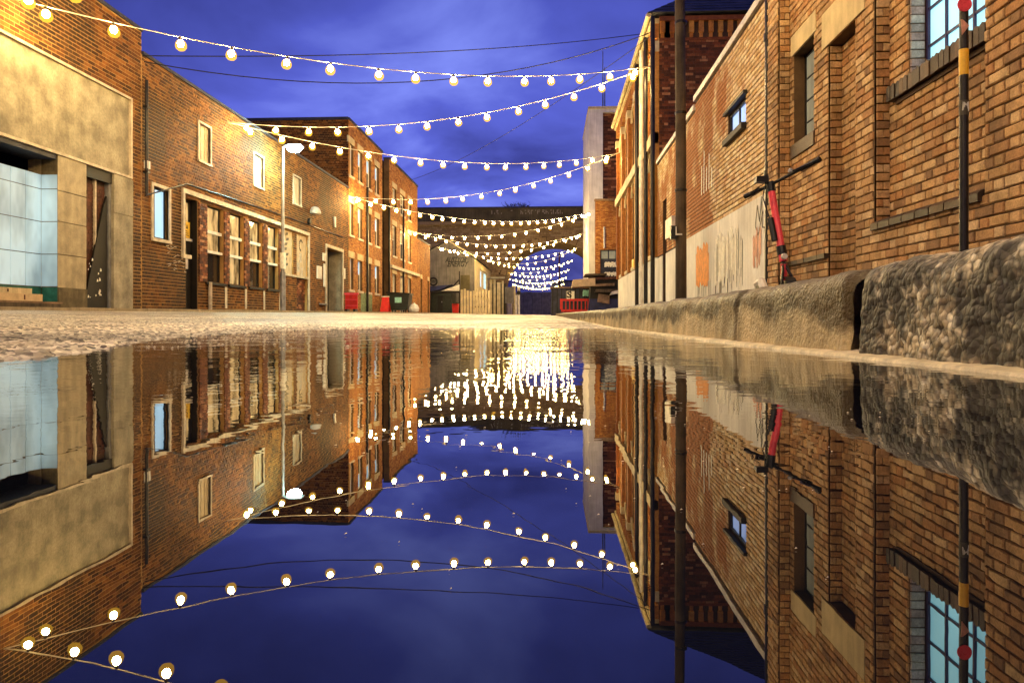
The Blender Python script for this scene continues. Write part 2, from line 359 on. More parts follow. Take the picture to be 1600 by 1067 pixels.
# ------------------------------------------------------------------ brickwork
def cells(u0, u1, v0, v1, holes):
    us = sorted({u0, u1, *[min(max(h[i], u0), u1) for h in holes for i in (0, 1)]}); vs = sorted({v0, v1, *[min(max(h[i], v0), v1) for h in holes for i in (2, 3)]})
    for a, b_ in zip(us, us[1:]):
        run = None
        for c_, d in zip(vs, vs[1:]):
            mu, mv = (a+b_)/2, (c_+d)/2
            if any(h[0] < mu < h[1] and h[2] < mv < h[3] for h in holes):
                if run: yield (a, b_, run[0], run[1]); run = None
            else: run = (run[0], d) if run else (c_, d)
        if run: yield (a, b_, run[0], run[1])
def lay(u0, u1, v0, v1, holes=(), bond='stretcher', course=.075, L=.225, jt=.010, top=None):
    """positions of the bricks of a wall; top: function u -> height cuts the upper edge"""
    out = []; k = 0; v = v0
    while v+course*.5 < v1:
        vb, vt = v+jt/2, min(v+course-jt/2, v1)
        mid = (vb+vt)/2
        ivs = [(u0, u1)]
        for h in holes:
            if h[2] < mid < h[3]:
                nx_ = []
                for a, b_ in ivs:
                    if h[1] <= a or h[0] >= b_: nx_.append((a, b_)); continue
                    if h[0] > a: nx_.append((a, h[0]))
                    if h[1] < b_: nx_.append((h[1], b_))
                ivs = nx_
        if bond == 'flemish': seq = [L, L/2]; off = (k % 2)*L*.75
        elif bond == 'english': seq = [L] if k % 3 else [L/2]; off = (k % 3)*L*.5+(L/4 if k % 3 == 0 else 0)
        else: seq = [L]; off = (k % 2)*L/2
        per = sum(seq)
        for a, b_ in ivs:
            n0 = math.floor((a+off)/per); u = n0*per-off; i = 0
            while u < b_:
                w = seq[i % len(seq)]; s0, s1 = max(u, a), min(u+w, b_)
                if s1-s0 > .03 and (top is None or vt <= top((s0+s1)/2)):
                    out.append((s0+jt/2, s1-jt/2, vb, vt))
                u += w; i += 1
        v += course; k += 1
    return out
def wall_panel(F, u0, u1, v0, v1, holes, n0, n1, m, parent, mb=None):
    mb = mb or MB()
    for a, b_, c_, d in cells(u0, u1, v0, v1, holes): mb.box(a, b_, c_, d, n0, n1, F)
    return mb
def bricks_joined(F, lst, m, parent, proud=.012, jit=.003, name='brickwork', fine=False, mb=None):
    own = mb is None; mb = mb or MB()
    for (a, b_, c_, d) in lst:
        n = proud+random.uniform(-jit, jit)
        if fine: mb.brick(a, b_, c_, d, -.004, n, F)
        else:
            P = [F.p(*q) for q in ((a,c_,-.004),(b_,c_,-.004),(b_,d,-.004),(a,d,-.004),(a,c_,n),(b_,c_,n),(b_,d,n),(a,d,n))]
            mb.add(P, ((4,5,6,7),(0,1,5,4),(1,2,6,5),(2,3,7,6),(3,0,4,7)), F.flip)
    return part(name, mb, m, parent, 'stuff') if own else mb
_bm = {}
def brick_single(F, q, m, parent, proud=.014, jit=.004, name='brick'):
    a, b_, c_, d = q; w, h = round(b_-a, 2), round(d-c_, 3); var = random.randrange(4)
    key = (tuple(F.N), w, h, var, m.name)
    if key not in _bm:
        f0 = Frame((0,0,0), F.U, F.V, F.N); mb = MB().brick(-w/2, w/2, -h/2, h/2, -.012, .012, f0, ch=.007, j=.003)
        me = mb.mesh(name); me.materials.append(m); _bm[key] = me
    return inst(name, _bm[key], F.p((a+b_)/2, (c_+d)/2, proud-.012+random.uniform(-jit, jit)), parent)
def proj_size(p):
    """how large a brick shows: inverse square distance, 0 outside the picture"""
    X, Y, z = p; t = -X*sa+Y*ca
    if t <= .1: return 0
    x = 800+1150*(X*ca+Y*sa)/t; y = 499-1150*(z-HC)/t
    if not (-10 < x < 1610 and -20 < y < 1067): return 0
    return abs(X)/(t*t*t)

def window(parent, F, u0, u1, v0, v1, n=-.12, fw=.05, us=(), vs=(), fm='white', pm='glass_dark', sill=None, pms=None, name='window', depth=.05):
    """frame with glazing bars, each pane a sub-part, sill"""
    mb = MB(); ul = [u0]+list(us)+[u1]; vl = [v0]+list(vs)+[v1]
    mb.box(u0, u0+fw, v0, v1, n-depth, n, F); mb.box(u1-fw, u1, v0, v1, n-depth, n, F)
    mb.box(u0+fw, u1-fw, v0, v0+fw, n-depth, n, F); mb.box(u0+fw, u1-fw, v1-fw, v1, n-depth, n, F)
    bw = fw*.6
    for u in us: mb.box(u-bw/2, u+bw/2, v0+fw, v1-fw, n-depth, n-.004, F)
    for v in vs: mb.box(u0+fw, u1-fw, v-bw/2, v+bw/2, n-depth, n-.007, F)
    w = part(name, mb, M[fm], parent); i = 0
    for a, b_ in zip(ul, ul[1:]):
        for c_, d in zip(vl, vl[1:]):
            a2, b2 = (a+fw if a == u0 else a+bw/2), (b_-fw if b_ == u1 else b_-bw/2)
            c2, d2 = (c_+fw if c_ == v0 else c_+bw/2), (d-fw if d == v1 else d-bw/2)
            part('pane', MB().box(a2-.004, b2+.004, c2-.004, d2+.004, n-depth+.008, n-depth+.016, F), M[pms[i % len(pms)] if pms else pm], w); i += 1
    if sill:
        h, pr, smat = sill; part('sill', MB().box(u0-.06, u1+.06, v0-h, v0-.002, n+.002, pr, F), M[smat], w)
    return w
def text(name, s, size, F, u, v, n, m, parent, shear=0, ext=.004, align='LEFT', sx=1):
    cu = bpy.data.curves.new(name, 'FONT'); cu.body = s; cu.size = size; cu.extrude = ext; cu.shear = shear; cu.align_x = align; cu.resolution_u = 2; cu.offset = .018 if size > .5 else 0
    o = bpy.data.objects.new(name, cu); COL.objects.link(o); cu.materials.append(m)
    U = F.U if not F.flip else F.U
    Mx = Matrix((F.U*sx, F.V, F.N)).transposed().to_4x4() if not F.flip else Matrix((-F.U*sx, F.V, F.N)).transposed().to_4x4()
    Mx.translation = F.p(u, v, n)-Vector(root_off(parent)); o.matrix_world = Mx
    if parent is not None: o.parent = parent; o.matrix_parent_inverse = Matrix.Identity(4); o.matrix_basis = Mx
    bpy.context.view_layer.update(); me = bpy.data.meshes.new_from_object(o); me.materials.clear(); me.materials.append(m); q = bpy.data.objects.new(name, me); COL.objects.link(q); q.parent = parent; q.matrix_basis = Mx; bpy.data.objects.remove(o)
    return q

# ------------------------------------------------------------------ ground
YP = [-3, -.5, .6, .94, 1.25, 1.6, 2.4, 3.2, 3.9, 4.3, 200]; XPp = [-1.6, -.8, -.68, -.70, -.80, -.95, -1.12, -1.2, -.95, -.8, -.8]
def xleft(Y): return np.interp(Y, YP, XPp)
def rise(Y): return .0068*np.maximum(0, Y-4.0)
def kerb_x(Y): return np.interp(Y, [-3, .3, 1.55, 4, 300], [.47, .435, .375, .34, .34])
def road_z(X, Y):
    dl = np.maximum(0, xleft(Y)-X); dl = np.where(dl < 6, dl, 6)
    z = .021*dl+rise(Y)*1.0
    inner = np.minimum(np.maximum(0, X-xleft(Y)), np.maximum(0, 4.0-Y))
    z = z-.03*np.clip(inner/.25, 0, 1)+np.where(Y > 4.0, .004, 0)*np.clip((Y-4)/.5, 0, 1)
    return z
def vnoise(shape_x, shape_y, s):
    """smooth value noise on given coordinates"""
    tab = rng.random((256, 256))
    gx = shape_x/s; gy = shape_y/s; ix = np.floor(gx).astype(int); iy = np.floor(gy).astype(int); fx = gx-ix; fy = gy-iy
    fx = fx*fx*(3-2*fx); fy = fy*fy*(3-2*fy)
    a_ = tab[ix % 256, iy % 256]; b_ = tab[(ix+1) % 256, iy % 256]; c_ = tab[ix % 256, (iy+1) % 256]; d_ = tab[(ix+1) % 256, (iy+1) % 256]
    return (a_*(1-fx)+b_*fx)*(1-fy)+(c_*(1-fx)+d_*fx)*fy
def grid_mesh(name, xs, ys, zf, m):
    Xg, Yg = np.meshgrid(xs, ys); Zg = zf(Xg, Yg); nx, ny = len(xs), len(ys)
    V = np.stack([Xg, Yg, Zg], -1).reshape(-1, 3)
    i = np.arange(nx*ny).reshape(ny, nx); q = np.stack([i[:-1, :-1], i[:-1, 1:], i[1:, 1:], i[1:, :-1]], -1).reshape(-1, 4)
    me = bpy.data.meshes.new(name); me.vertices.add(len(V)); me.vertices.foreach_set('co', V.ravel())
    me.loops.add(q.size); me.loops.foreach_set('vertex_index', q.ravel().astype(np.int32)); me.polygons.add(len(q))
    me.polygons.foreach_set('loop_start', np.arange(0, q.size, 4, dtype=np.int32)); me.polygons.foreach_set('loop_total', np.full(len(q), 4, dtype=np.int32))
    me.update(calc_edges=True); me.validate(); me.materials.append(m); o = bpy.data.objects.new(name, me); COL.objects.link(o); o['kind'] = 'structure'; return o
xs = np.concatenate([np.arange(-6.8, -3, .08), np.arange(-3, -1.4, .016), np.arange(-1.4, -.5, .009), np.arange(-.5, .46, .05), [.55]])
ys = [-2.0]
while ys[-1] < 200:
    y = ys[-1]; ys.append(y+(.1 if y < .5 else .009 if y < 1.7 else .016 if y < 2.8 else .03 if y < 5 else .08 if y < 9 else max(.12, (y-5)*.04)))
ys = np.array(ys)
def road_h(X, Y):
    fine = np.clip((9-Y)/5, .12, 1)*np.clip((X+7)/3, .3, 1)
    z = road_z(X, Y)+.006*(vnoise(X+20, Y+20, .45)-.5)+(.003*(vnoise(X+50, Y+50, .06)-.5)+.006*(vnoise(X+3, Y+80, .02)-.5)+.006*(rng.random(X.shape)**2-.3))*fine
    return z+.010*(vnoise(X+9, Y+31, 1.7)-.5)*np.clip((Y-3.8)/3, 0, 1)
grid_mesh('road', xs, ys, road_h, M['road'])
part('puddle', MB().add([(-2.6,-2,0),(.50,-2,0),(.50,4.6,0),(-2.6,4.6,0)], [(0,1,2,3)]), M['water'], None, 'structure')
# pavements follow the rise of the street
def strip(name, x0, x1, z0, z1, ys_, m):
    mb = MB()
    for a, b_ in zip(ys_, ys_[1:]):
        za_, zb_ = float(rise(a)), float(rise(b_)); mb.add([(x0,a,za_+z0),(x1,a,za_+z1),(x1,b_,zb_+z1),(x0,b_,zb_+z0)], [(0,1,2,3)])
    return setting(name, mb, m)
YS = [-6, 0, 4, 10, 20, 40, 80, 130, 200]
strip('left_pavement', -12, -6.94, .20, .175, YS, M['asphalt'])
strip('right_pavement', .5, 8.0, .108, .15, YS, M['asphalt'])
strip('ground', -400, 400, -.35, -.35, [-200, 0, 300, 1500], M['asphalt'])
# left kerb: a row of stones
lk = bpy.data.objects.new('left_kerb', None); COL.objects.link(lk); lk['kind'] = 'structure'
y = 4.0
while y < 70:
    L_ = .9; z = float(rise(y+.45)); part('kerb_stone', MB().box(-6.94, -6.80, y+.006, y+L_-.006, z+.02, z+.178+random.uniform(-.003, .003)), M['stone'], lk); y += L_
# right kerb: rounded stones, the nearest of exposed aggregate
rk = bpy.data.objects.new('right_kerb', None); COL.objects.link(rk); rk['kind'] = 'structure'
def kerb_stone(y0, y1, res, m, rough, tilt=0):
    nu = max(3, int((y1-y0)/res)); H = .112
    prof = []                       # (inward offset, height) from foot of face over the rounded nose to the back
    r = .030; k = max(4, int(.09/res))
    for i in range(k+1): prof.append((.002+.006*i/k, -.03+(H-r+.03)*i/k))
    ka = max(4, int(.047/res))
    for i in range(1, ka+1):
        a_ = math.pi/2*i/ka; prof.append((.008+r-r*math.cos(a_), H-r+r*math.sin(a_)))
    kt = max(3, int(.09/res/1.5))
    for i in range(1, kt+1): prof.append((.008+r+.09*i/kt, H+.002*i/kt))
    yy = np.linspace(y0, y1, nu+1); P = np.array(prof); Yg = np.repeat(yy[:, None], len(P), 1); O_ = np.repeat(P[None, :, 0], nu+1, 0); Z = np.repeat(P[None, :, 1], nu+1, 0)
    endr = np.minimum(Yg-y0, y1-Yg); rnd = .008*np.clip(1-endr/.014, 0, 1)**2
    arc = np.cumsum(np.r_[0, np.hypot(np.diff(P[:, 0]), np.diff(P[:, 1]))]); A = np.repeat(arc[None, :], nu+1, 0)
    d = rough*(vnoise(Yg*1+A*0+9, A+3, .09)-.5)*1.6+rough*.5*(vnoise(Yg+5, A+7, .022)-.5)+rough*.7*(vnoise(Yg+1, A+17, .009)-.5)+tilt*(Yg-y0)
    Xv = kerb_x(Yg)+O_-d*np.where(Z < H-.004, 1, .2)+rnd; Zv = Z*np.where(Z > 0, np.interp(Yg, [.3, .72, 1.0, 1.55, 2.2], [1.22, 1.16, 1.06, .98, 1.0]), 1)+rise(Yg)+d*np.where(Z > H-r, .8, .0)-rnd*(Z > H-r)
    V = np.stack([Xv, Yg, Zv], -1); nv = len(P); mb = MB(); mb.v = [tuple(map(float, q)) for q in V.reshape(-1, 3)]
    for i in range(nu):
        for j in range(nv-1): a_ = i*nv+j; mb.f.append((a_, a_+1, a_+nv+1, a_+nv))
    for i in (0, nu):               # end faces of the stone
        ring = [i*nv+j for j in range(nv)]; b_ = len(mb.v); yv = mb.v[ring[0]][1]; zz = float(rise(yv)); mb.v += [(float(kerb_x(yv))+.13, yv, zz-.03)]
        mb.f.append(tuple(ring+[b_]) if i == 0 else tuple(reversed(ring+[b_])))
    mb.smooth = rough < .01
    return part('kerb_stone', mb, M[m], rk)
joints = [-2.2, -1.1, -.3, .36, 1.01, 1.53, 2.07, 2.75, 3.45, 4.1]
while joints[-1] < 60: joints.append(joints[-1]+.9)
for i, (a_, b_) in enumerate(zip(joints, joints[1:])):
    near = i in (2, 3); res = .0035 if i == 3 else .012 if near else .008 if 1 < a_ < 3 or i == 4 else .03 if a_ < 5 else .2
    gap = .015 if i in (3, 4) else .005
    kerb_stone(a_+(.024 if i == 4 else .005), b_-(.012 if i == 3 else .004), res, 'kerb_pebble' if i <= 3 else 'kerb_smooth', .0055 if i <= 3 else .005)
setting('joint_bed', MB().box(.47, .55, -2, 4.1, -.03, .085), M['dark'])
mb = MB()
for y0_, y1_ in zip(np.arange(-2, 6, .1), np.arange(-1.9, 6.1, .1)):
    for a_, b_ in ((y0_, y1_),):
        xa, xb = float(kerb_x(a_)), float(kerb_x(b_)); za_, zb_ = float(rise(a_)), float(rise(b_))
        wa, wb = .017+.004*math.sin(a_*23), .017+.004*math.sin(b_*23)
        mb.add([(xa-wa,a_,za_-.01),(xa-wa*.7,a_,za_+.0035),(xa+.02,a_,za_+.009),(xb-wb,b_,zb_-.01),(xb-wb*.7,b_,zb_+.0035),(xb+.02,b_,zb_+.009)], [(0,1,4,3),(1,2,5,4)])
setting('gutter', mb, M['gutter'])

# ------------------------------------------------------------------ LEFT: corner shop with rendered fascia
YA = lY(221)                                      # party line between shop and workshop
base = lambda Y: float(rise(Y))+.19
shop = thing('shop_building', 'brown brick shop with a big blank cream fascia and pale blue tiled window recess', 'building', (XL, 9, 0))
yf, zf0, zf1 = lY(206), lZ(205, 280), lZ(206, 154)
y90, y135, y178, y208 = lY(90), lY(135), lY(178), lY(208)
holes = [(2, yf, zf0, zf1), (2, y208, 0, zf0+.001)]
part('wall', wall_panel(FL, 2, YA-.004, 0, 6.2, holes, -.3, 0, None, None), M['mortar_light'], shop)
bricks_joined(FL, lay(2, YA-.004, .1, 6.2, holes, jt=.015), M['brick_left'], shop, proud=.005, jit=.0015)
part('parapet_coping', MB().box(2, YA-.004, 6.2, 6.27, -.32, .04, FL), M['slate'], shop)
part('fascia_panel', MB().box(2, yf, zf0+.05, zf1-.05, -.3, -.035, FL), M['render'], shop)
mb = MB(); mb.box(2, yf, zf1-.05, zf1, -.3, .02, FL); mb.box(2, yf-.06, zf0, zf0+.05, -.3, .02, FL); mb.box(yf-.06, yf, zf0, zf1-.05, -.3, .021, FL)
part('fascia_frame', mb, M['trim'], shop)
part('back_wall', MB().box(2, YA-.01, 0, 6.0, -6, -1.2, FL), M['interior'], shop)
part('pier', MB().box(y90, y135, .1, lZ(112, 451), -.55, .02, FL), M['plinth'], shop, label='stained grey-brown plinth of the stone pier')
zj = [lZ(112, 451), lZ(112, 400), lZ(112, 350), lZ(112, 303), zf0-.002]
for a_, b_ in zip(zj, zj[1:]): part('stone_tile', MB().box(y90+.002, y135-.002, a_+.006, b_-.006, -.55, .0+random.uniform(-.002, .004), FL), M['stone'], shop)
zj = [.1, lZ(190, 335), zf0-.002]
for a_, b_ in zip(zj, zj[1:]): part('stone_tile', MB().box(y178+.002, y208-.002, a_+.004, b_-.004, -.55, .0+random.uniform(-.002, .004), FL), M['render'], shop)
# window recess lined with pale panels
d_ = .30; Fb = left_at(XL-d_)
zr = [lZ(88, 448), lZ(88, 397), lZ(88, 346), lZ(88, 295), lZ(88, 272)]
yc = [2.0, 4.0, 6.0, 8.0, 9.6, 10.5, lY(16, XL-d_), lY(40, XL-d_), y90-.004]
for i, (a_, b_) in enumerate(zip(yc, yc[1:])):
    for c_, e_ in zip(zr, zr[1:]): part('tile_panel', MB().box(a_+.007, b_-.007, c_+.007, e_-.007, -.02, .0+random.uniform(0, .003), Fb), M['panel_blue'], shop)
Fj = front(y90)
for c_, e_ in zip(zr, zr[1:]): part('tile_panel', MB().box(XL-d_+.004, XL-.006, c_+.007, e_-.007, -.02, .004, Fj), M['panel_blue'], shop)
part('panel_grout', MB().box(2, y90-.003, .1, zr[-1], -.05, -.008, Fb).box(XL-d_, XL-.001, .1, zf0, -.03, -.001, Fj), M['plinth'], shop)
part('stall_riser', MB().box(2, y90-.02, .1, zr[0]-.01, -.01, .01, Fb).box(XL-d_+.01, XL-.004, .1, zr[0]-.01, -.02, .006, Fj), M['teal'], shop)
part('soffit', MB().box(2, y90-.01, zf0-.09, zf0-.004, -.55, -.02, FL), M['slate'], shop)
# boarded doorway between the piers
Fd = left_at(XL-.14)
part('doorway_backing', MB().box(y135, y178, .1, zf0-.01, -.1, 0, Fd), M['mortar_dark'], shop)
bricks_joined(Fd, lay(y135, y178-.1, .2, zf0-.3, [], bond='english'), M['brown'], shop, name='doorway_brickwork')
part('door_post', MB().box(lY(146, XL-.12), lY(146, XL-.12)+.05, .15, zf0-.12, 0, .05, Fd), M['trim'], shop)
part('door_jamb', MB().box(y178-.09, y178-.01, .15, zf0-.06, -.14, -.05, FL), M['grey_metal'], shop)
part('door_lintel', MB().box(y135+.01, y178-.02, zf0-.22, zf0-.012, -.13, -.03, FL), M['dark'], shop)
yb = y178-.12
bd = part('leaning_board', MB().poly([(yb-.75, .2), (yb, .2), (yb, 2.5), (yb-.1, 2.3), (yb-.42, 1.3)], Fd, .03, .07), M['dark'], shop, label='tall dark graffitied board wedged in the doorway')
mb = MB(); F2 = left_at(XL-.14+.072)
for k in range(16):
    uu = yb-.62+random.random()*.5; vv = .45+random.random()*.75; s_ = random.uniform(.02, .06); mb.poly([(uu, vv), (uu+s_, vv+.01), (uu+s_*.8, vv+s_), (uu+.01, vv+s_*1.2)], F2, 0, .003)
part('graffiti', mb, M['graf_white'], bd)
# packaging left on the shop's step
def board_box(name, label, cat, x0, x1, y0, y1, z0, z1, m, seams=3):
    o = thing(name, label, cat, ((x0+x1)/2, (y0+y1)/2, z0)); part('carton', MB().box(x0, x1, y0, y1, z0, z1), M[m], o)
    mb = MB()
    for k in range(seams): yy = y0+(y1-y0)*(k+.7)/(seams+.4); mb.box(x1+.001, x1+.004, yy, yy+.03, z0+.02, z1-.02)
    part('tape', mb, M['brown'], o); return o
zb = base(11.5)-.02
pal = thing('pallet', 'low dark wooden pallet on the pavement before the blue panels', 'pallet', (-8.5, 11, zb))
part('deck', MB().box(-8.85, -8.25, 9.4, lY(85, -8.4), zb+.09, zb+.12), M['junk'], pal); 
for xx in (-8.82, -8.55, -8.30): part('runner', MB().box(xx, xx+.05, 9.4, lY(85, -8.4)-.05, zb, zb+.088), M['wood'], pal)
board_box('cardboard_box', 'long flat cardboard box lying on the pallet by the shop', 'box', -8.8, -8.35, 9.6, lY(62, -8.4), zb+.122, zb+.24, 'card')
board_box('cardboard_sheet', 'pale slab of folded cardboard topmost on the pile by the shop', 'cardboard', -8.78, -8.45, 9.7, lY(50, -8.45), zb+.242, zb+.33, 'cream', 2)

# ------------------------------------------------------------------ LEFT: long low workshop
YB0, YB1 = YA, 31.5
ws = thing('workshop_building', 'long two-storey dark brown brick workshop behind the street lamp', 'building', (XL, 22, 0))
ZB = 5.72
W1 = (lY(238), lY(263), lZ(250, 374), lZ(250, 294))
FR_ = (lY(283), lY(482)); ztr = 3.06
door = (lY(290), lY(309), 0, 3.0)
win = [(lY(323), lY(349)), (lY(358), lY(380.5)), (lY(389.5), lY(409.5)), (lY(417.5), lY(434.5))]
zw0, zw1 = 1.0, 2.98
post1 = (lY(443), lY(458)); post2 = (lY(463.5), lY(480)); zp0 = lZ(450, 428)
dw = (lY(509), lY(534), 0, lZ(515, 388))
ups = [(lY(310), lY(328)), (lY(396), lY(410.5)), (lY(458), lY(469.5))]; zu0, zu1 = lZ(318, 253), lZ(318, 196)
holes = [W1, door, dw]+[(a, b2, zw0, zw1) for a, b2 in win]+[(post1[0], post1[1], zp0, ztr-.05), (post2[0], post2[1], 0, ztr-.05)]+[(a, b2, zu0, zu1) for a, b2 in ups]
part('wall', wall_panel(FL, YB0, YB1, 0, ZB, holes, -.3, 0, None, None), M['mortar_light'], ws)
bricks_joined(FL, lay(YB0+.02, YB1, .12, ZB, holes, bond='english', jt=.015), M['brick_left'], ws, proud=.005, jit=.0015)
part('parapet_coping', MB().box(YB0, YB1, ZB, ZB+.07, -.34, .05, FL), M['slate'], ws)
part('back_wall', MB().box(YB0+.01, YB1-.02, 0, ZB-.2, -7, -.9, FL), M['interior'], ws)
def surround(F, u0, u1, v0, v1, w, pr, m, parent, bottom=True, name='window_surround'):
    mb = MB(); mb.box(u0-w, u0, v0, v1, -.05, pr, F); mb.box(u1, u1+w, v0, v1, -.05, pr, F); mb.box(u0-w, u1+w, v1, v1+w, -.05, pr, F)
    if bottom: mb.box(u0-w, u1+w, v0-w, v0, -.05, pr+.02, F)
    return part(name, mb, M[m], parent)
window(ws, FL, *W1, n=-.06, fw=.045, us=(W1[0]+.2,), fm='black_metal', pm='glass_blue'); surround(FL, *W1, .07, .035, 'trim', ws)
for i, (a, b2) in enumerate(ups):
    surround(FL, a, b2, zu0, zu1, .055, .03, 'trim', ws)
    w_ = part('boarded_window', MB().box(a, b2, zu0, zu1, -.08, -.04, FL), M['board'], ws)
    mb = MB()
    for k in (1, 2): mb.box(a+(b2-a)*k/3-.008, a+(b2-a)*k/3+.008, zu0+.02, zu1-.02, -.04, -.03, FL)
    part('batten', mb, M['trim'], w_)
mb = MB(); mb.box(FR_[0], FR_[1], ztr, ztr+.11, -.02, .06, FL); mb.box(FR_[0], FR_[0]+.09, lZ(284, 397), ztr, -.02, .06, FL); mb.box(FR_[1]-.09, FR_[1], .2, ztr, -.02, .06, FL); mb.box(FR_[0], FR_[0]+.4, lZ(284, 397)-.09, lZ(284, 397), -.02, .06, FL)
part('lintel_band', mb, M['trim'], ws)
for i, (a, b2) in enumerate(win):
    z1_ = zw0+(zw1-zw0)*.40; z2_ = zw0+(zw1-zw0)*.66
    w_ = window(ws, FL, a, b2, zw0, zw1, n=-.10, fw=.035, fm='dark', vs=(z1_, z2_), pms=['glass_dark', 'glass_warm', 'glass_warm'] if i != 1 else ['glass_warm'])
    part('transom', MB().box(a+.01, b2-.01, z1_-.035, z1_+.035, -.098, -.02, FL).box(a+.01, b2-.01, z2_-.04, z2_+.04, -.098, -.04, FL), M['white'], w_)
    part('sill', MB().box(a-.08, b2+.08, zw0-.06, zw0-.002, -.1, .06, FL), M['dark'], w_)
    rt = part('drain_streak', MB().box(b2+.06, b2+.2, .35, zw0-.08, .013, .019, FL), M['trim'], ws, label='pale wash stain below a window pier')
# soldier brick piers between the shopfront windows
pj = [lY(309)+.02]+[v_ for w2 in win for v_ in w2]+[lY(443)]
for k in range(0, len(pj), 2):
    a, b2 = pj[k], pj[k+1]; bricks_joined(FL, lay(a+.01, b2-.01, zw0, zw1, (), L=.16), M['brick_dark'], ws, proud=.03, name='pier_brickwork')
dr = part('door', MB().box(door[0], door[1], .2, door[3], -.22, -.16, FL).box(door[1]-.03, door[1]+.002, .2, door[3], -.29, -.01, FL), M['dark'], ws)
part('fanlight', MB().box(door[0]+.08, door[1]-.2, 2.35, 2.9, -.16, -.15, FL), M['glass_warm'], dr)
part('door_rail', MB().box(door[0], door[1], lZ(299, 374)-.03, lZ(299, 374)+.03, -.16, -.12, FL), M['white'], dr)
part('letter_plate', MB().box(lY(298), lY(303), lZ(300, 420), lZ(300, 398), -.16, -.145, FL), M['white'], dr)
yn = part('notice', MB().box(lY(296), lY(305), lZ(298, 371), lZ(298, 346), -.16, -.135, FL), M['yellow'], dr, label='yellow notice with black symbol and print')
mb = MB(); y0_, y1_ = lY(296), lY(305); za_, zb_ = lZ(298, 371), lZ(298, 346)
mb.poly([(y0_+.1, zb_-.17), (y1_-.1, zb_-.17), ((y0_+y1_)/2, zb_-.05)], FL, -.134, -.131)
for k in range(3): mb.box(y0_+.06, y1_-.06-.03*k, za_+.05+.05*k, za_+.07+.05*k, -.134, -.131, FL)
part('print', mb, M['black_plastic'], yn)
# shutters pasted with posters, right of the lamp post
sh = part('shutter', MB().box(post1[0], post1[1], zp0, ztr-.05, -.09, -.04, FL), M['board'], ws)
sh2 = part('shutter', MB().box(post2[0], post2[1], lZ(472, 434), ztr-.05, -.09, -.04, FL), M['board'], ws)
mb = MB()
for k in range(7):
    uu = post1[0]+.12+random.random()*.25; vv = zp0+.25+k*.17; mb.poly([(uu, vv), (uu+.22, vv+.03), (uu+.27, vv+.12), (uu+.05, vv+.1)], FL, -.039, -.034)
part('graffiti', mb, M['graf_dark'], sh)
mb = MB(); cu_, cv_ = (post2[0]+post2[1])/2, 2.65
for k in range(10):
    a0, a1 = .6+k*.42, .6+(k+.8)*.42; mb.poly([(cu_+.22*math.cos(a0), cv_+.22*math.sin(a0)), (cu_+.22*math.cos(a1), cv_+.22*math.sin(a1)), (cu_+.14*math.cos(a1), cv_+.14*math.sin(a1)), (cu_+.14*math.cos(a0), cv_+.14*math.sin(a0))], FL, -.039, -.034)
part('graffiti', mb, M['graf_dark'], sh2)
for (a, c_) in ((.15, 1.7), (.5, 1.55), (.35, 2.05)): part('poster', MB().box(post2[0]+a, post2[0]+a+.25, c_, c_+.33, -.04, -.032, FL), M['poster'], sh2)
part('sill', MB().box(post1[0]-.05, post2[1], zp0-.07, zp0-.002, -.06, .05, FL), M['trim'], ws)
bricks_joined(left_at(XL-.1), lay(post2[0], post2[1], .2, zp0-.08), M['brick_dark'], ws, name='infill_brickwork')
part('infill', MB().box(post2[0], post2[1], 0, lZ(472, 434), -.12, -.101, FL), M['mortar_dark'], ws)
# recessed doorway with pale jamb
dj = .55
part('doorway_surround', MB().box(dw[0]-.1, dw[0], .2, dw[3], -.02, .06, FL).box(dw[0]-.1, dw[1]+.1, dw[3], dw[3]+.12, -.02, .06, FL).box(dw[1], dw[1]+.1, .2, dw[3], -.02, .06, FL), M['trim'], ws)
part('door_jamb', MB().box(dw[1]-.02, dw[1]+.001, .2, dw[3], -dj, -.02, FL), M['render'], ws)
dr2 = part('door', MB().box(dw[0], dw[1]-.03, .2, dw[3]-.02, -dj-.05, -dj, FL), M['green_bin'], ws); part('handle', MB().box(dw[0]+1.0, dw[0]+1.04, 1.2, 1.35, -dj, -dj+.05, FL), M['grey_metal'], dr2)
for (x0_, x1_, y0_, y1_) in ((494, 501, 435, 415), (503, 507, 407, 395), (504.5, 507, 448, 412), (535, 538, 435, 419)):
    part('notice_board', MB().box(lY(x0_), lY(x1_), lZ(x0_, y0_), lZ(x0_, y1_), .014, .05, FL), M['white'], ws)
tag(part('bin_bracket', MB().box(lY(498), lY(508), lZ(500, 476), lZ(500, 474), .02, .12, FL), M['grey_metal'], None), 'small metal rail fixed low beside the recessed workshop doorway', 'rail')
sg = thing('wall_lamp', 'small pale half-dome lamp fixed high on the dark workshop wall', 'lamp', (XL, lY(487), lZ(487, 335)))
mb = MB(); mb.smooth = True; mb.lathe([(.02, .26), (.12, .23), (.2, .14), (.23, .03), (.23, 0)], (XL+.12, lY(487), lZ(487, 334)), 12, (0, 0, 1)); part('shade', mb, M['white'], sg)
part('bracket', MB().box(lY(487)-.03, lY(487)+.03, lZ(487, 334)+.05, lZ(487, 334)+.15, 0, .1, FL), M['grey_metal'], sg)
tag(part('alarm_box', MB().box(lY(226)-.05, lY(226)+.07, lZ(226, 264), lZ(226, 252), .012, .09, FL), M['white'], None), 'small white alarm box on the workshop wall beside the downpipe', 'alarm')
tag(part('vent_cover', MB().lathe([(.001, .0), (.12, .0), (.12, .06), (.08, .08)], (XL+.012, lY(481.5), lZ(481, 346)), 10, (1,0,0)), M['dark'], None), 'black round vent on the workshop wall under the half-dome lamp', 'vent')
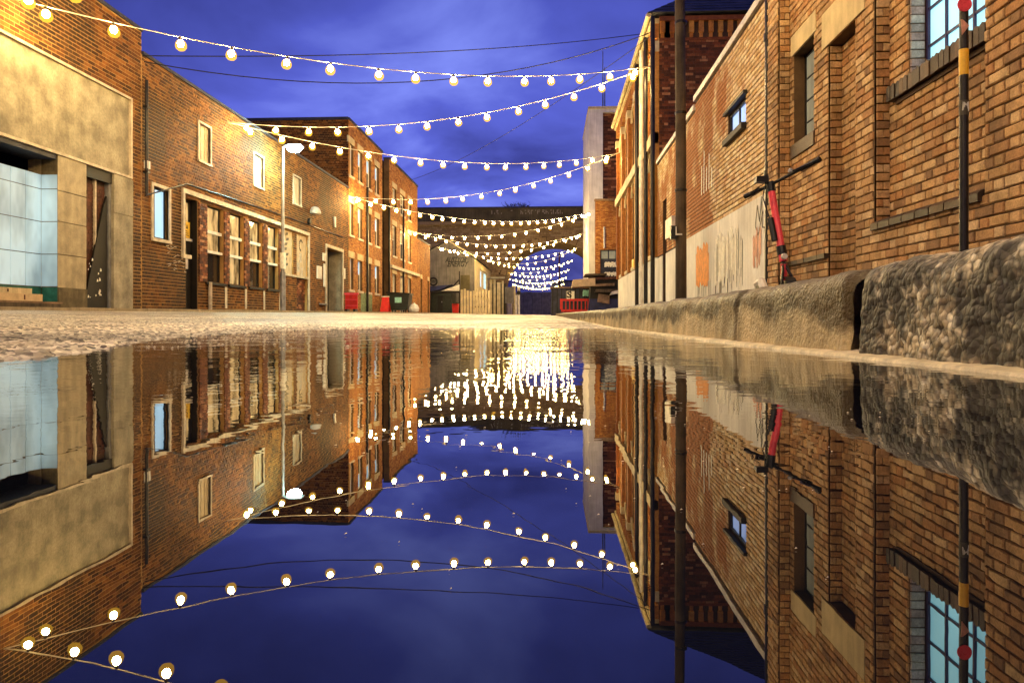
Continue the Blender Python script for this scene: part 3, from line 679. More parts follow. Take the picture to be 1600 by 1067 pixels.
tag(part('wall_bracket', MB().box(lY(521), lY(523), lZ(522, 355), lZ(522, 339), .012, .06, FL), M['white'], None), 'white upright bracket high on the workshop wall above the doorway', 'bracket')
dp = thing('downpipe', 'black downpipe at the joint between the shop and the workshop', 'pipe', (XL+.06, YB0+.08, 0))
part('pipe', MB().tube([(XL+.06, YB0+.1, 5.2), (XL+.06, YB0+.1, 2.75)], .035, 8), M['black_metal'], dp)
part('pipe_clip', MB().box(YB0+.04, YB0+.16, 4.6, 4.64, .0, .11, FL).box(YB0+.04, YB0+.16, 3.2, 3.24, .0, .11, FL), M['black_metal'], dp)
tag(part('wall_cable', MB().tube([(XL+.03, YB0+.1, 2.72), (XL+.03, lY(290), 3.3), (XL+.03, lY(420), 3.42), (XL+.03, lY(536), 3.5)], .018, 5), M['black_metal'], None), 'black cable sagging along the workshop wall over the windows', 'cable')
tag(part('drain_pipe', MB().tube([(XL+.06, lY(325), .2), (XL+.06, lY(325), 1.0)], .05, 8), M['trim'], None), 'short pale drainpipe below the first shopfront window', 'pipe')
mb = MB()
for k in range(26):
    uu = lY(256)+random.random()*.9; vv = 1.15+random.random()*.6; a_ = random.uniform(-.2, .6); l_ = random.uniform(.06, .2)
    mb.poly([(uu, vv), (uu+l_, vv+a_*l_), (uu+l_, vv+a_*l_+.014), (uu, vv+.016)], FL, .016, .019)
part('graffiti', mb, M['trim'], ws, 'stuff')

# ------------------------------------------------------------------ LEFT: taller blocks farther on
def facade(name, label, F, y0, y1, H, cols, rows, bm, mm, matw, group=None, body=10, cop='slate', bond='stretcher', extra=()):
    o = thing(name, label, 'building', F.p((y0+y1)/2, 0, 0), group)
    hs = [(a, b2, c_, d) for (a, b2) in cols for (c_, d) in rows]+list(extra)
    part('wall', wall_panel(F, y0, y1, 0, H, hs, -.3, 0, None, None), M[mm], o)
    bricks_joined(F, lay(y0, y1, .1, H, hs, bond=bond), M[bm], o)
    part('parapet_coping', MB().box(y0, y1, H, H+.1, -.32, .06, F), M[cop], o)
    for (a, b2) in cols:
        for (c_, d) in rows:
            window(o, F, a, b2, c_, d, n=-.1, fw=.06, us=((a+b2)/2,), vs=((c_*.45+d*.55),), fm='white', pms=matw, sill=(.1, .06, 'trim'))
            part('window_lintel', MB().box(a-.12, b2+.12, d+.002, d+.28, -.05, .03, F), M['lintel'], o)
    return o
YC0, YC1 = 31.5, lY(597)
colsC = [(lY(545), lY(552)), (lY(559), lY(566)), (lY(572), lY(579.5)), (lY(585.5), lY(592))]
cb = facade('brick_block', 'three-storey orange brick block with paired windows beyond the workshop', FL, YC0, YC1, 8.7, colsC, [(1.35, 2.75), (3.75, 5.15), (6.35, 7.75)], 'brick_orange', 'mortar_tan', ['glass_dark', 'glass_grey', 'glass_dark', 'glass_blue'])
part('side_wall', MB().box(-18.5, XL-.001, 0, 8.7, -.3, 0, front(YC0)), M['mortar_light'], cb)
bricks_joined(front(YC0), lay(-14, XL, 3, 8.7, (), bond='english'), M['brick_left'], cb, name='side_brickwork')
part('back_wall', MB().box(YC0+.3, YC1, 0, 8.6, -9.7, -.5, FL), M['interior'], cb)
part('parapet_coping', MB().box(-18.5, XL, 8.7, 8.82, -.3, .05, front(YC0)), M['slate'], cb)
part('painted_dado', MB().box(lY(563), lY(581), .2, 1.3, .016, .022, FL), M['green_paint'], cb, label='green painted patch of wall below the windows')
# narrow dark recess
rc = part('stair_bay', MB().box(YC1, lY(608), 0, 8.6, -2, -.5, FL), M['interior'], cb)
part('stair_bay_slat', MB().box(YC1+.3, YC1+.5, 2, 8.2, -.5, -.3, FL), M['brown'], rc)
YD0, YD1 = lY(608), lY(652)
colsD = [(lY(613), lY(619)), (lY(625), lY(632)), (lY(637), lY(642))]
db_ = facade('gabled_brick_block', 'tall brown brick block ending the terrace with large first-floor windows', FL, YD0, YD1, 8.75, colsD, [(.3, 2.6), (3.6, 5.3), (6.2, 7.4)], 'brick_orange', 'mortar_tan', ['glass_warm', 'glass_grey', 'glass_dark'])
part('back_wall', MB().box(YD0, YD1-.3, 0, 8.7, -9.7, -.35, FL), M['interior'], db_)
part('side_wall', MB().box(-18.5, XL-.3, 0, 8.75, -.3, 0, front(YD1)), M['brick_left'], db_)
part('shop_cornice', MB().box(YD0, YD1, 2.85, 3.02, .013, .18, FL), M['trim'], db_)
eb = facade('low_orange_building', 'low orange brick building with dark doorway before the grey gable', FL, YD1+.02, lY(671.5), 5.35, [(lY(657), lY(659)), (lY(668), lY(670))], [(.3, 2.8)], 'brick_orange', 'mortar_tan', ['glass_dark'])
part('back_wall', MB().box(YD1+.05, lY(671), 0, 5.2, -8, -.35, FL), M['interior'], eb)

# downpipes on the terrace
for x_, lab in ((571, 'thin dark downpipe between the orange block windows'), (605.5, 'thick black downpipe in the corner by the dark stair bay'), (628, 'slim dark downpipe on the brown block over the cornice')):
    Y_ = lY(x_); tag(part('downpipe', MB().tube([(XL+.1, Y_, 6.3), (XL+.1, Y_, .35)], .06, 6), M['black_metal'], None), lab, 'pipe')

# ------------------------------------------------------------------ RIGHT: tan brick warehouse next to the kerb
wh = thing('warehouse_building', 'tan brick warehouse with bricked-up doorway and blue-lit window beside the kerb', 'building', (XR, 6, 0))
Yp0 = lY(1541, XR); Yp1 = lY(1391, 3.10); Yq = lY(1235, XR); YPL0, YPL1 = Yq, lY(1200, 2.82)
FRr = right_at(3.10); FRp = right_at(2.82); FRn = right_at(3.10)
HW = 7.6; zsill = .05+(499-352)/1150*6.75
nic = (lY(1338, XR), lY(1295, XR), 0, 2.96); w2 = (lY(1273, XR), lY(1241, XR), 2.08, 3.25)
holes = [(Yp0, Yp1, zsill, 6.6), nic, w2]
singles = []
def add_wall(F, q): singles.extend((proj_size(F.p((a+b2)/2, (c_+d)/2, 0)), F, (a, b2, c_, d)) for (a, b2, c_, d) in q)
part('wall', wall_panel(FR, .8, Yq, 0, HW, holes, -.138, 0, None, None), M['mortar_tan'], wh)
wz0, wz1 = 2.15, 4.35; wy0, wy1 = 5.25, 6.53
part('panel_wall', wall_panel(FRr, Yp0-.1, Yp1+.1, zsill-.1, 6.6, [(wy0, wy1, wz0, wz1)], -.35, 0, None, None), M['mortar_tan'], wh)
part('pilaster_core', MB().box(YPL0+.001, YPL1, 0, HW, -.3, 0, FRp), M['mortar_tan'], wh)
part('back_wall', MB().box(.8, YPL1, 0, HW-.1, -6, -.5, FR), M['interior'], wh)
part('doorway_infill', MB().box(nic[0]-.05, nic[1]+.05, 0, 3.1, -.05, 0, FRn), M['mortar_tan'], wh)
add_wall(FR, lay(.8, Yq, .11, HW, holes, bond='flemish', course=.079, jt=.011))
add_wall(FRr, lay(Yp0, Yp1-.004, zsill+.04, 6.6, [(wy0, wy1, wz0-.02, wz1), (wy0-.12, wy1+.2, wz0-.2, wz0-.02)], bond='flemish', course=.079, jt=.011))
add_wall(FRn, lay(nic[0]+.01, nic[1]-.01, .11, 2.94, (), bond='flemish', course=.079, jt=.011))
add_wall(FRp, lay(YPL0+.01, YPL1-.01, .11, HW, (), bond='flemish', course=.079, jt=.011))
# returns that face down the street
rets = [(front(Yp1), XR+.012, 3.098, zsill, 6.6), (front(YPL0), 2.83, XR-.012, .11, HW), (front(nic[1]), XR+.012, 3.098, .11, 2.94)]
for (F, a, b2, c_, d) in rets:
    k = 0; v = c_
    while v < d-.05:
        for (s0, s1) in (((a, b2),) if k % 2 else ((a, (a+b2)/2), ((a+b2)/2, b2))): singles.append((proj_size(F.p((s0+s1)/2, v+.035, 0))*.9, F, (s0+.003, s1-.003, v+.005, v+.074)))
        v += .079; k += 1
    part('return_wall', MB().box(a-.01, b2+.02, c_, d, -.12, .0, F), M['mortar_tan'], wh)
singles.sort(key=lambda q: -q[0])
ns = 290
for i, (s_, F, q) in enumerate(singles[:ns]): brick_single(F, q, M['brick_tan'], wh)
mb = MB()
for (s_, F, q) in singles[ns:]:
    if s_ > 0: mb.brick(*q, -.004, .013+random.uniform(-.004, .004), F, ch=.006, j=.0025)
    else: mb.brick(*q, -.004, .013, F, ch=.005, j=.001)
part('brickwork', mb, M['brick_tan'], wh, 'stuff')
# painted window jamb
Fj = front(wy1); v = wz0
while v < wz1-.04:
    part('jamb_brick', MB().brick(3.105, 3.225, v+.004, v+.071, -.03, .012+random.uniform(-.002, .002), Fj), M['brick_white'], wh); v += .075
rws = [2.39, 2.71, 3.03, 3.35, 3.67, 3.99]
window(wh, right_at(3.235), wy0, wy1, wz0, wz1, n=0, fw=.035, us=(5.54, 5.82, 6.22), vs=rws, fm='mullion', pms=['glass_cyan', 'glass_cyan', 'glass_cyan', 'glass_violet', 'glass_cyan', 'glass_cyan', 'glass_violet'], depth=.04)
# brick-on-edge sill with rounded noses
y_ = wy0-.1
while y_ < wy1+.22:
    mb = MB(); mb.poly([(y_+.003, wz0-.15), (y_+.069, wz0-.15), (y_+.069, wz0-.03+random.uniform(-.006, .006)), (y_+.036, wz0-.012), (y_+.003, wz0-.03)], FRr, -.02, .075+random.uniform(-.006, .006)); part('sill_brick', mb, M['brick_blue'], wh); y_ += .075
part('sill_bed', MB().box(wy0-.1, wy1+.2, wz0-.19, wz0-.152, -.02, .03, FRr).box(wy0-.1, wy1+.1, wz0-.15, wz0-.03, -.13, .05, FRr), M['mortar_dark'], wh)
# sloping mossy ledge under the panel
y_ = Yp0+.02
while y_ < Yp1-.06:
    w_ = .215; P = [(XR-.045, zsill-.055), (XR-.045, zsill-.0), (XR-.02, zsill+.02), (3.10, zsill+.075), (3.10, zsill-.055)]
    Fz = Frame((0,0,0), (1,0,0), (0,0,1), (0,1,0)); part('ledge_brick', MB().poly(P, Fz, y_+.004, min(y_+w_, Yp1)-.006), M['brick_blue'], wh); y_ += w_+.006
zl2 = .05+94/1150*8.6; y_ = lY(1290, XR)-.1
while y_ < Yq-.1:
    part('ledge_brick', MB().box(y_+.004, y_+.21, zl2-.05, zl2, -.01, .05+random.uniform(-.004, .004), FR), M['brick_blue'], wh); y_ += .22
# stone lintels
part('stone_lintel', MB().box(lY(1350, XR-.02), lY(1284, XR-.02), 2.962, 3.34, -.13, .022, FR), M['lintel'], wh)
part('stone_lintel', MB().box(lY(1274, XR-.02), lY(1236, XR-.02), 3.252, 3.49, -.13, .022, FR), M['lintel'], wh)
window(wh, FR, w2[0], w2[1], w2[2]+.08, w2[3]-.01, n=-.125, fw=.03, vs=[2.42, 2.68, 2.95], fm='black_metal', pm='glass_grey', us=((w2[0]+w2[1])/2,), depth=.03)
part('window_sill', MB().box(w2[0]-.05, w2[1]+.05, w2[2]-.08, w2[2]+.075, -.12, .035, FR), M['brick_blue'], wh)
wp = thing('downpipe', 'dark cast-iron rainwater pipe on the warehouse between pilaster and low wall', 'pipe', (2.9, YPL1+.1, 0))
part('pipe', MB().tube([(2.86, YPL1+.12, .2), (2.86, YPL1+.12, 6.5)], .045, 10), M['black_metal'], wp)
part('collar', MB().lathe([(.06, 0), (.06, .1)], (2.86, YPL1+.12, 1.9), 10).lathe([(.06, 0), (.06, .1)], (2.86, YPL1+.12, 3.7), 10), M['black_metal'], wp)

# ------------------------------------------------------------------ RIGHT: low yard wall building
YS0, YS1 = YPL1, 20.2; XS = 2.92; FS = right_at(XS)
yw = thing('yard_building', 'low pale brick building with white painted dado behind the scooter', 'building', (XS, 15, 0))
Ymid = lY(1087, XS); HS0, HS1 = 4.42, 4.26; DZ = 1.75
sw = (lY(1166, XS), lY(1138, XS), lZ(1150, 208, XS), lZ(1150, 168, XS))
do_ = (lY(1042, XS), lY(1036, XS), 0, 3.1)
holes = [sw, do_]
mb = wall_panel(FS, YS0, Ymid, 0, HS0, holes, -.3, 0, None, None); wall_panel(FS, Ymid, YS1, 0, HS1, holes, -.3, 0, None, None, mb); part('wall', mb, M['mortar_dark'], yw)
ql = lay(YS0+.01, YS1, DZ, HS0-.02, holes, jt=.015, top=lambda u: HS0 if u < Ymid else HS1)
bricks_joined(FS, ql, M['brick_pale'], yw, fine=True)
part('coping', MB().box(YS0, Ymid, HS0, HS0+.11, -.34, .05, FS), M['white'], yw); part('coping', MB().box(Ymid, YS1, HS1, HS1+.11, -.34, .05, FS), M['white'], yw)
part('back_wall', MB().box(YS0, YS1, 0, HS1-.3, -6, -.5, FS), M['interior'], yw)
window(yw, FS, *sw, n=-.03, fw=.04, us=((sw[0]+sw[1])/2,), fm='black_metal', pm='glass_violet', sill=(.09, .09, 'dark'))
part('window_hood', MB().box(sw[0]-.1, sw[1]+.1, sw[3]+.01, sw[3]+.06, .0, .07, FS), M['dark'], yw)
js = [YS0+.02, lY(1127, XS), lY(1071, XS), lY(1057, XS), do_[0], ]
for a, b2 in zip(js, js[1:]): part('dado_panel', MB().box(a+.005, b2-.005, .12, DZ+(.0 if b2 < 17 else -.05), .0, .03+random.uniform(-.002, .003), FS), M['render_pale'], yw)
part('dado_panel', MB().box(do_[1], YS1, .12, 1.7, 0, .03, FS), M['render_pale'], yw)
part('door', MB().box(do_[0], do_[1], .12, do_[3], -.2, -.15, FS), M['brown'], yw)
part('sign_box', MB().box(lY(1056, XS), lY(1046, XS), lZ(1050, 372, XS), lZ(1050, 342, XS), .015, .1, FS), M['white'], yw)
# paint on the dado
def drips(u0, u1, v0, v1, n, m, name, parent=yw, wv=.05, nn=.034):
    mb = MB()
    for k in range(n):
        u = u0+(u1-u0)*(k+random.uniform(-.3, .3))/n; w_ = wv*random.uniform(.5, 1.3); t0 = v1-random.random()*(v1-v0)*.25; b0 = v0+random.random()*(v1-v0)*.45
        mb.poly([(u, b0+.03), (u+w_*.4, b0), (u+w_, b0+.05), (u+w_*1.05, t0-.04), (u+w_*.5, t0), (u-.01, t0-.06)], FS, nn, nn+.002+.0004*k)
    return part(name, mb, m, parent)
drips(lY(1110, XS), lY(1092, XS), lZ(1100, 452, XS), lZ(1100, 378, XS), 16, M['graf_orange'], 'graffiti', wv=.16)
drips(lY(1162, XS), lY(1120, XS), .35, 1.55, 20, M['graf_white'], 'graffiti', wv=.07)
drips(lY(1164, XS), lY(1119, XS), .32, 1.5, 17, M['graf_dark'], 'graffiti', wv=.016, nn=.0335)
drips(lY(1113, XS), lY(1090, XS), .3, .9, 7, M['graf_dark'], 'graffiti', wv=.02, nn=.0325)
drips(lY(1193, XS), lY(1180, XS), .7, 1.35, 5, M['graf_pink'], 'graffiti', wv=.08)
mb = MB(); u0 = lY(1207, XS); u1 = lY(1184, XS)
pts = [(0,.9),(.12,.1),(.25,1),(.3,.3),(.5,.35),(.55,1.05),(.7,.5),(.85,.9),(1,.45),(.8,.2),(.45,.7)]
for p_, q_ in zip(pts, pts[1:]):
    a = Vector((u0+(u1-u0)*p_[0], 1.1+.6*p_[1])); b2 = Vector((u0+(u1-u0)*q_[0], 1.1+.6*q_[1])); d = (b2-a).normalized(); nn = Vector((-d.y, d.x))*.012
    mb.poly([tuple(a-nn), tuple(b2-nn), tuple(b2+nn), tuple(a+nn)], FS, .0341, .036)
part('graffiti', mb, M['graf_dark'], yw)
for k in range(5):
    mb = MB(); u = lY(1097, XS)-k*.22; h_ = [.5, .75, .4, .6, .3][k]; mb.poly([(u, 2.45), (u-.06, 2.42), (u-.09, 2.45+h_), (u-.03, 2.5+h_)], FS, .017, .0195); part('graffiti', mb, M['graf_white'], yw)

# ------------------------------------------------------------------ RIGHT: tall ornate brick building with slate roof
YT0, YT1, XT = 20.25, lY(968, XR), XR
FT = right_at(XT); HT = 8.25
tb = thing('corner_building', 'tall red brick building with corbelled eaves and dark slate roof behind the pole', 'building', (XT, 25, 0))
bay = (YT1-YT0)/5
holesT = []; arches = []
for k in range(5):
    a = YT0+bay*k+.55; b2 = YT0+bay*(k+1)-.55; holesT += [(a, b2, 1.9, 4.5), (a, b2, 5.4, 7.2)]; arches.append((a, b2))
part('wall', wall_panel(FT, YT0, YT1, 0, HT, holesT, -.3, 0, None, None), M['mortar_tan'], tb)
bricks_joined(FT, lay(YT0, YT1, 1.75, HT-.6, holesT), M['brick_orange'], tb)
for (a, b2) in arches:
    for (c_, d) in ((1.9, 4.5), (5.4, 7.2)):
        mid = (a+b2)/2; rr = (b2-a)/2
        window(tb, FT, a, b2, c_, d, n=-.12, fw=.06, us=(mid,), vs=((c_+d)/2,), fm='cream', pms=['glass_dark', 'glass_grey'], sill=(.12, .08, 'cream'))
        ar = [(mid+(rr+.16)*math.cos(q), d-.1+(rr*.7+.16)*math.sin(q)) for q in np.linspace(0, math.pi, 9)]+[(mid+rr*math.cos(q), d-.1+rr*.7*math.sin(q)) for q in np.linspace(math.pi, 0, 9)]
        mb = MB()
        for i in range(8): mb.poly([ar[i], ar[i+1], ar[16-i], ar[17-i]], FT, .014, .07)
        part('window_arch', mb, M['cream'], tb)
for k in range(6):
    yy = YT0+bay*k; a, b2 = max(YT0+.01, yy-.22), min(YT1, yy+.22)
    part('pilaster', MB().box(a, b2, 1.76, HT-.62, 0, .14, FT), M['brick_orange'], tb); part('pilaster_cap', MB().box(a-.03, b2+.03, HT-.9, HT-.62, .0, .18, FT), M['cream'], tb)
part('dado', MB().box(YT0+.01, YT1, .1, 1.75, 0, .06, FT), M['render_pale'], tb)
part('string_course', MB().box(YT0+.01, YT1, 4.85, 5.15, 0, .2, FT), M['cream'], tb)
XE = XT+8.5; FG = front(YT0)
part('side_wall', MB().box(XT+.001, XE, 0, HT, -.3, 0, FG), M['mortar_dark'], tb)
bricks_joined(FG, lay(XT, XE-2, 3.6, HT-.55, (), bond='flemish'), M['brick_dark'], tb, name='side_brickwork', proud=.015, jit=.008)
u = XT+.02
for k in range(30):                              # corbel table under the eaves
    part('corbel', MB().box(u, u+.13, HT-.42, HT-.12, 0, .09, FG).box(u+.02, u+.11, HT-.55, HT-.42, 0, .05, FG), M['brick_orange'], tb); u += .26
part('corbel_band', MB().box(XT+.0, XE, HT-.62, HT-.55, .0, .04, FG).box(XT, XE, HT-.12, HT, 0, .14, FG), M['brick_dark'], tb)
v_ = YT0+.05; mbc = MB()
for k in range(44): mbc.box(v_, v_+.13, HT-.5, HT-.12, 0, .16, FT); v_ += .26
part('corbels', mbc, M['brick_orange'], tb, 'stuff')
part('eaves_band', MB().box(YT0, YT1, HT-.12, HT, 0, .22, FT), M['cream'], tb)
part('gutter', MB().tube([(XT-.3, YT0-.2, HT+.03), (XT-.3, YT1, HT+.03)], .07, 8), M['cream'], tb)
x0_, x1_ = XT-.34, XE; y0_, y1_ = YT0-.24, YT1; zr_ = HT+.06; rg = 2.9
P = [(x0_,y0_,zr_),(x1_,y0_,zr_),(x1_,y1_,zr_),(x0_,y1_,zr_),(x0_+4.3,y0_+3.2,zr_+rg),(x0_+4.3,y1_,zr_+rg)]
rf = part('roof', MB().add(P, [(0,1,4),(1,2,5,4),(2,3,5),(3,0,4,5),(3,2,1,0)]), M['slate'], tb)
mb = MB()                                        # slate courses on the hip that faces the camera
A0, A1, Ap = Vector(P[0]), Vector(P[1]), Vector(P[4]); nrm = (A1-A0).cross(Ap-A0).normalized()
for k in range(22):
    f0, f1 = k/22, (k+1)/22; l0, l1 = A0.lerp(Ap, f0), A0.lerp(Ap, f1); r0_, r1_ = A1.lerp(Ap, f0), A1.lerp(Ap, f1); w_ = (r0_-l0).length; n_ = max(1, int(w_/.45)); of = (k % 2)*.5
    for i in range(n_+1):
        s0, s1 = max(0, (i-of)/n_), min(1, (i+1-of)/n_)
        if s1-s0 < .01: continue
        e0 = .004/w_; o0 = nrm*.022; o1 = nrm*.008; mb.add([l0.lerp(r0_, s0+e0)+o0, l0.lerp(r0_, s1-e0)+o0, l1.lerp(r1_, s1-e0)+o1, l1.lerp(r1_, s0+e0)+o1, l0.lerp(r0_, s0+e0), l0.lerp(r0_, s1-e0)], [(0,1,2,3),(4,5,1,0)])
part('roof_slates', mb, M['slate'], rf, 'stuff')
part('back_wall', MB().box(YT0+.3, YT1, 0, HT-.1, -8.3, -.5, FT), M['interior'], tb)
for x_, m_n, lab in ((1003, 'white', 'white downpipe on the ornate corner building'), (1010, 'black_metal', 'black downpipe on the ornate corner building'), (996, 'black_metal', 'far black downpipe on the ornate corner building'), (1021, 'black_metal', 'downpipe nearest the corner on the ornate corner building')):
    Y_ = lY(x_, XT-.2); tag(part('downpipe', MB().tube([(XT-.22, Y_, HT-.1), (XT-.22, Y_, .25)], .06, 8), M[m_n], None), lab, 'pipe')
tag(part('warning_sign', MB().box(lY(1006, XT), lY(1003, XT), lZ(1004, 418, XT), lZ(1004, 406, XT), .3, .33, FT), M['yellow'], None), 'small yellow sign on the white dado between the downpipes', 'sign')

# tower beyond
YW = 52.0; FW = front(YW)
tw = thing('tower_building', 'pale framed tower block with dark brick infill and rods on its roof', 'building', (4, YW, 0))
xw = lambda x: PY(YW, x)[0]; zw = lambda y: PY(YW, 940, y)[1]
part('frame_wall', MB().box(xw(920), xw(942), 0, zw(170), -9, 0, FW).box(xw(942), 9, zw(176), zw(170), -9, 0, FW), M['render_pale'], tw)
part('brick_infill', MB().box(xw(942), 9, zw(330), zw(176), -9, -.3, FW), M['brick_dark'], tw)
bricks_joined(front(YW+.3), lay(xw(943), 7, zw(330), zw(177), (), course=.15, L=.45), M['brick_dark'], tw)
part('roof_slab', MB().box(xw(919), 9.1, zw(170), zw(167), -9.1, .1, FW), M['cream'], tw)
lo = YW-3; Fl = front(lo); xl = lambda x: PY(lo, x)[0]; zl = lambda y: PY(lo, 940, y)[1]
lb = thing('garage_block', 'orange brick garage block under the tower with graffitied dark shutter', 'building', (4, lo, 0))
part('wall', wall_panel(Fl, xl(930), 7, 0, zl(314), [(xl(938), 6.2, 0, zl(390))], -.3, 0, None, None), M['mortar_tan'], lb)
bricks_joined(Fl, lay(xl(930), 7, .3, zl(314), [(xl(938), 6.2, 0, zl(390))]), M['brick_orange'], lb)
part('coping', MB().box(xl(929), 7.1, zl(314), zl(311), -.3, .1, Fl), M['junk'], lb)
part('flue', MB().tube([(xl(944), lo-.12, zl(388)), (xl(944), lo-.12, zl(355))], .07, 6), M['grey_metal'], lb)
gs = part('shutter', MB().box(xl(938), 6.2, 0, zl(390), -.25, -.2, Fl), M['slate'], lb)
mb = MB(); 
for k in range(18): mb.box(xl(938), 6.2, .3+k*.25, .31+k*.25, -.2, -.18, Fl)
part('shutter_slats', mb, M['dark'], gs, 'stuff')
part('window', MB().box(xl(940), xl(950), zl(404), zl(392), -.2, -.17, Fl).box(xl(952), xl(962), zl(404), zl(392), -.2, -.17, Fl), M['glass_grey'], lb)
def scrawl(x0, x1, z0, z1, F, n, m, parent, loops=5, r=.045):
    pts = [(x0+(x1-x0)*(i/40.)+.16*(x1-x0)/loops*math.sin(i*1.9), (z0+z1)/2+(z1-z0)*.42*math.sin(i*2.3+.4*math.sin(i))) for i in range(41)]
    return part('graffiti', MB().tube([F.p(a, b2, n) for a, b2 in pts], r, 4), m, parent)
scrawl(xl(945), xl(962), zl(418), zl(408), Fl, -.17, M['graf_white'], lb); scrawl(xl(944), xl(966), zl(432), zl(424), Fl, -.17, M['graf_white'], lb)
for x_, y_, lab in ((943.5, 72, 'taller thin rod standing on the tower roof'), (946.5, 98, 'shorter thin rod standing on the tower roof')):
    tag(part('roof_mast', MB().tube([(xw(x_), YW+1, zw(168)-.1), (xw(x_), YW+1, zw(y_))], .06, 6, .03), M['grey_metal'], None), lab, 'mast')
tag(part('roof_box', MB().box(xw(976), xw(982), zw(170), zw(103), -2, -1, FW) if False else MB().box(XT+1.2, XT+1.8, HT+.1, HT+.1, 0, .01), M['slate'], None), 'small flat vent tile on the slate roof', 'vent') if False else None

# ------------------------------------------------------------------ viaduct across the end of the street
YV = 77.0; FV = front(YV); xv = lambda x: PY(YV, x)[0]; zv = lambda y: PY(YV, 850, y)[1]
vd = thing('viaduct', 'broad stone railway viaduct with one round arch across the end of the street', 'bridge', (0, YV, 0))
cxv = xv(866); ra = cxv-xv(786); zcr = zv(378); zs = zcr-ra*.92; DV = 8
def arch_pt(q, r=0): return (cxv+(ra+r)*math.cos(q), zs+(ra*.92+r)*math.sin(q))
NQ = 22; qs = [math.pi*i/NQ for i in range(NQ+1)]; ztop = zv(346)
mb = MB()
mb.box(-40, cxv-ra, -.3, ztop, -DV, 0, FV); mb.box(cxv+ra, 40, -.3, ztop, -DV, 0, FV)
for q0, q1 in zip(qs, qs[1:]):
    a, b2 = arch_pt(q0), arch_pt(q1); mb.poly([b2, a, (a[0], ztop), (b2[0], ztop)], FV, -DV, 0)
part('spandrel_wall', mb, M['mortar_tan'], vd)
ql = [q for q in lay(-16, 12, 1, ztop, (), course=.22, L=.6, bond='english', jt=.02)]
def clear(q):
    mx_, mz = (q[0]+q[1])/2, (q[2]+q[3])/2; dx_ = abs(mx_-cxv); return not (dx_ < ra+.55 and mz < zs+.92*math.sqrt(max(0, (ra+.6)**2-dx_**2)))
bricks_joined(FV, [q for q in ql if clear(q)], M['viaduct'], vd, proud=.04, jit=.02, name='stonework')
for q0, q1 in zip(qs, qs[1:]):
    a, b2, c2, d2 = arch_pt(q0+.006), arch_pt(q1-.006), arch_pt(q1-.006, .55), arch_pt(q0+.006, .55); part('arch_stone', MB().poly([a, b2, c2, d2], FV, -.5, .09), M['viaduct'], vd)
part('parapet', MB().box(-40, 40, ztop+.002, zv(325), -.5, .0, FV).box(-40, 40, ztop+.002, zv(325), -DV, -DV+.5, FV), M['viaduct_dark'], vd)
part('cornice', MB().box(-40, 40, ztop-.35, ztop, .0, .35, FV), M['viaduct'], vd)
part('parapet_coping', MB().box(-40, 40, zv(325), zv(325)+.15, -.55, .08, FV), M['slate'], vd)
mb = MB(); x_ = xv(768)                          # worn lettering: strokes survive only in places
while x_ < xv(880):
    w_ = random.uniform(.18, .34)
    if random.random() < .82:
        for s_ in random.sample(range(4), random.choice((1, 2, 2, 3))):
            z0_ = zv(334.5); h_ = .42
            if s_ == 0: mb.box(x_, x_+.07, z0_, z0_+h_, 0, .02, FV)
            elif s_ == 1: mb.box(x_+.071, x_+w_, z0_+h_-.08, z0_+h_, 0, .02, FV)
            elif s_ == 2: mb.box(x_+.071, x_+w_-.05, z0_+h_*.45, z0_+h_*.6, 0, .02, FV)
            else: mb.box(x_+w_-.05, x_+w_+.02, z0_, z0_+h_*.4, 0, .02, FV)
    x_ += w_+.12
part('lettering', mb, M['render'], vd, label='worn pale lettering along the viaduct parapet')
# sapling on top of the viaduct
sp = thing('sapling_tree', 'leafless bushy sapling growing on top of the viaduct', 'tree', (xv(808), YV+1, zv(326)))
mb = MB(); bx_ = xv(808)
for k in range(26):
    an = random.uniform(0, 6.28); l_ = random.uniform(.6, 1.5); px, py, pz = bx_+random.uniform(-.5, .5), YV+1, zv(327)
    e1 = (px+l_*1.0*math.cos(an), py+l_*.6*math.sin(an), pz+l_*.45); e2 = (e1[0]+random.uniform(-.4, .4), e1[1], e1[2]+.35); mb.tube([(px, py, pz), e1, e2], .03, 4, .01)
part('branch', mb, M['leaf'], sp)
mb = MB()
for k in range(900):
    an = random.uniform(0, 6.28); rr = math.sqrt(random.random()); c_ = Vector((bx_+1.5*rr*math.cos(an), YV+1+.9*rr*math.sin(an), zv(327)+random.random()*1.0*(1.1-rr*.7))); a = Vector([random.uniform(-1, 1) for _ in range(3)]).normalized()*.07; b2 = Vector([random.uniform(-1, 1) for _ in range(3)]).normalized()*.05
    mb.add([c_-a, c_+b2, c_+a, c_-b2], [(0,1,2,3)])
part('crown', mb, M['leaf'], sp, 'stuff')

# ------------------------------------------------------------------ grey gabled shed with sign, and its yard
YG = 60.0; FGa = front(YG); xg = lambda x: PY(YG, x)[0]; zg = lambda y: PY(YG, 700, y)[1]
gb = thing('gabled_shed', 'grey gabled shed with black italic sign and cream side wall', 'building', (-8.4, YG, 0))
xe, xa_, xw_ = xg(741), xg(699), xg(655); ze, zp_ = zg(404), zg(377)
part('gable_wall', MB().poly([(xw_, 0), (xe, 0), (xe, ze), (xa_, zp_), (xw_, ze+.2)], FGa, -.3, 0), M['corrugated'], gb)
mb = MB(); x_ = xw_+.1
while x_ < xe-.05:
    top_ = ze+(zp_-ze)*(1-abs(x_-xa_)/(xe-xa_))-.05; mb.box(x_, x_+.04, .3, max(ze*.9, top_), 0, .03, FGa); x_ += .2
part('cladding_ribs', mb, M['corrugated'], gb, 'stuff')
FE = Frame((xe,0,0), (0,1,0), (0,0,1), (1,0,0))
wn = (YG+5, YG+12, 2.9, 4.5)
